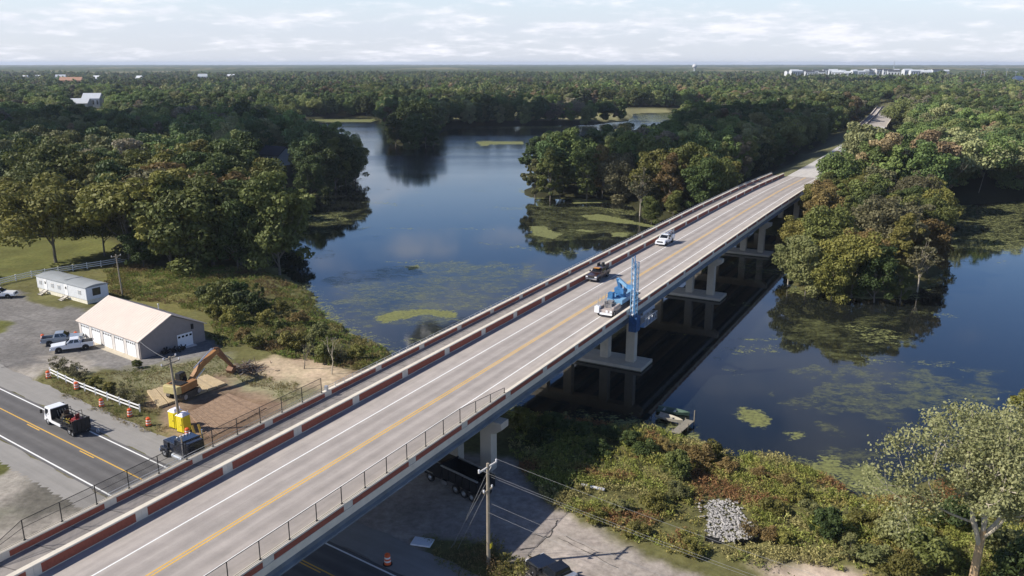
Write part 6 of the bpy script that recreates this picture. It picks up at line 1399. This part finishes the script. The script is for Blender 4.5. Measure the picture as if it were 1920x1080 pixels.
# ------------------------------------------------------------------ weeds and grass
def plant_material(name):
    m = bpy.data.materials.new(name); m.use_nodes = True; nt = m.node_tree; N = nt.nodes.new; L = nt.links.new
    b = nt.nodes['Principled BSDF']; b.inputs['Roughness'].default_value = .75; b.inputs['Specular IOR Level'].default_value = .15; at = N('ShaderNodeAttribute'); at.attribute_name = 'leafcol'; L(at.outputs['Color'], b.inputs['Base Color'])
    tr = N('ShaderNodeBsdfTranslucent'); L(at.outputs['Color'], tr.inputs['Color']); sh = N('ShaderNodeMixShader'); sh.inputs[0].default_value = .25; out = nt.nodes['Material Output']
    L(b.outputs[0], sh.inputs[1]); L(tr.outputs[0], sh.inputs[2]); L(sh.outputs[0], out.inputs['Surface']); return m
M_PLANT = plant_material('weed_leaves')
def weeds(name, label, cat, polys, holes, dens, hgt, blades, pal, seed, lf=.16, cs=6.0, nar=.34):
    rg = np.random.default_rng(seed); X, Y = [], []
    for pts in polys:
        P = PX(pts); xs = [p[0] for p in P]; ys = [p[1] for p in P]; n = int((max(xs) - min(xs)) * (max(ys) - min(ys)) * dens); x = rg.uniform(min(xs), max(xs), n); y = rg.uniform(min(ys), max(ys), n)
        sdv = np.where(inpoly(x, y, P), 1, -1) * dpoly(x, y, P) + (fbm(x / 2, y / 2, 5) - .5) * 3; k = sdv > 0
        X.append(x[k]); Y.append(y[k])
    x = np.concatenate(X); y = np.concatenate(Y)
    for pts in holes: k = ~inpoly(x, y, PX(pts)); x, y = x[k], y[k]
    k = rg.random(len(x)) < np.clip((fbm(x / 3, y / 3, 19) - .25) * 3, .12, 1); x, y = x[k], y[k]
    h, sd = ground_h(x, y); k = sd > .1; x, y, h = x[k], y[k], h[k]; n = len(x)
    tall = hgt * (.35 + 1.3 * fbm(x / 2.6, y / 2.6, 33, 4)) * rg.uniform(.6, 1.3, n)
    i = np.repeat(np.arange(n), blades); m = len(i); t = rg.random(m) ** .7; r_ = tall[i] * .42
    Pt = np.stack([x[i] + rg.normal(size=m) * r_ * .55, y[i] + rg.normal(size=m) * r_ * .55, h[i] + t * tall[i]], 1)
    nr = unit(rg.normal(size=(m, 3)) + np.array([0, 0, .5])); a = unit(np.cross(nr, rg.normal(size=(m, 3))) + np.array([0, 0, .5])); b = unit(np.cross(nr, a)); s = lf * rg.uniform(.55, 1.4, m)[:, None]
    nz1 = fbm(x / cs, y / cs, seed + 3, 4); nz2 = rg.random(n); q = np.clip((nz1 - .30) / .4 + (nz2 - .5) * .35, 0, .999)
    pal = np.array(pal); ci = (q * len(pal)).astype(int); col = pal[ci][i] * rg.uniform(.65, 1.4, m)[:, None]
    me = quads_object(name, Pt, a * s, b * s * nar, col, M_PLANT); o = bpy.data.objects.new(name, me); C.objects.link(o); put(o, label, cat, kind='stuff'); return o
PAL = [(.27, .15, .07), (.30, .25, .085), (.31, .29, .085), (.27, .28, .07), (.22, .25, .06), (.30, .32, .09), (.36, .32, .13)]
weeds('weeds', 'tall mixed autumn weeds on the near pond bank', 'weeds', [[(955, 760), (1050, 762), (1150, 776), (1240, 785), (1340, 812), (1450, 840), (1590, 880), (1640, 905), (1720, 905), (1800, 880), (2000, 800), (2050, 1000), (1950, 1120), (1650, 1120), (1480, 1100), (1400, 1062), (1250, 1030), (1100, 983), (1045, 962), (985, 900), (955, 850)]],
      [[(1318, 938), (1350, 930), (1392, 955), (1412, 985), (1420, 1018), (1345, 1026), (1318, 1005)], [(1430, 1062), (1500, 1055), (1620, 1080), (1600, 1110), (1450, 1090)]], 9.5, .62, 15, PAL, 101, .13, 5)
weeds('weeds', 'rough weeds between the garage and the pond', 'weeds', [[(195, 510), (230, 495), (330, 503), (430, 500), (500, 508), (575, 533), (612, 560), (668, 598), (725, 640), (750, 670), (715, 690), (640, 692), (600, 680), (520, 665), (470, 655), (420, 655), (400, 630), (400, 595), (330, 572), (240, 560), (200, 545)]], [], 6.5, .5, 13, [(.18, .13, .065), (.21, .18, .065), (.19, .19, .055), (.14, .165, .045), (.16, .22, .05), (.25, .22, .085)], 102, .14, 6)
weeds('grass', 'dry verge grass along the lower road and yard', 'grass', [[(64, 714), (92, 700), (180, 712), (280, 745), (300, 790), (330, 800), (300, 820), (240, 796), (150, 756)], [(180, 700), (260, 692), (420, 668), (450, 690), (400, 706), (290, 735), (240, 725)], [(780, 1012), (820, 1004), (905, 1020), (960, 1048), (985, 1090), (880, 1090), (800, 1050)], [(420, 702), (480, 702), (560, 728), (590, 742), (560, 760), (500, 740)]], [], 16, .26, 7, [(.22, .17, .08), (.24, .21, .085), (.17, .18, .055), (.14, .16, .045), (.28, .23, .12)], 103, .10, 4, .22)
weeds('grass', 'tufts of tall brown grass at the foot of the grey utility pole', 'grass', [[(905, 1020), (950, 1030), (990, 1060), (1000, 1090), (905, 1095)]], [], 9, .8, 12, [(.17, .12, .06), (.2, .17, .06), (.19, .18, .06)], 104, .14, 3)
# ================================================================== clouds (their shade lies on the far woods) and haze
def cloud_mesh(seed, rx, ry, rzz, n):
    q = random.Random(seed); mb = MB(); me = None
    import bmesh
    bm = bmesh.new()
    for i in range(n):
        a = q.uniform(0, 6.28); r_ = q.random() ** .5; s = q.uniform(.18, .34) * (1.15 - .5 * r_)
        mt = Matrix.Translation((math.cos(a) * r_ * rx * .8, math.sin(a) * r_ * ry * .8, q.uniform(-.1, .5) * rzz)) @ Matrix.Diagonal((rx * s, ry * s * 1.15, rzz * s * 2.2, 1))
        bmesh.ops.create_icosphere(bm, subdivisions=3, radius=1, matrix=mt)
    for v in bm.verts:
        v.co.z += 9 * math.sin(v.co.x * .09 + v.co.y * .05) + 6 * math.sin(v.co.y * .16 + 2); v.co.x += 8 * math.sin(v.co.y * .11 + v.co.z * .2); v.co.y += 8 * math.sin(v.co.x * .12 + v.co.z * .15)
    me = bpy.data.meshes.new('cloud'); bm.to_mesh(me); bm.free(); me.polygons.foreach_set('use_smooth', [True] * len(me.polygons)); return me
M_CLOUD = mat('cloud_white', (.85, .86, .88), 1.0, var=.04, scale=.02, spec=0)
OFF = Vector((SDIR.x, SDIR.y, 0)) / math.tan(SUN_EL) / Vector((SDIR.x, SDIR.y, 0)).length
for i, (cx, cy, rx, ry, n) in enumerate(((-165, 378, 220, 105, 46), (-5, 575, 135, 95, 30), (640, 1500, 300, 130, 30), (108, 398, 165, 42, 30))):
    me = cloud_mesh(40 + i, rx, ry, 34, n); me.materials.append(M_CLOUD); o = bpy.data.objects.new('cloud', me); C.objects.link(o); o.location = Vector((cx, cy, 430)) + OFF * 430; o.rotation_euler = (0, 0, BANG if i == 3 else 0); put(o, kind='structure')
hm = bpy.data.materials.new('haze_air'); hm.use_nodes = True; nt = hm.node_tree; nt.nodes.clear()
ou = nt.nodes.new('ShaderNodeOutputMaterial'); pv = nt.nodes.new('ShaderNodeVolumePrincipled'); pv.inputs['Color'].default_value = (.72, .82, .97, 1); pv.inputs['Density'].default_value = HAZE; pv.inputs['Anisotropy'].default_value = .1
nt.links.new(pv.outputs[0], ou.inputs['Volume'])
hb = MB(); hb.box(-19000, 19000, -2500, 19000, -12, 56); put(hb.build('haze', hm), kind='stuff')
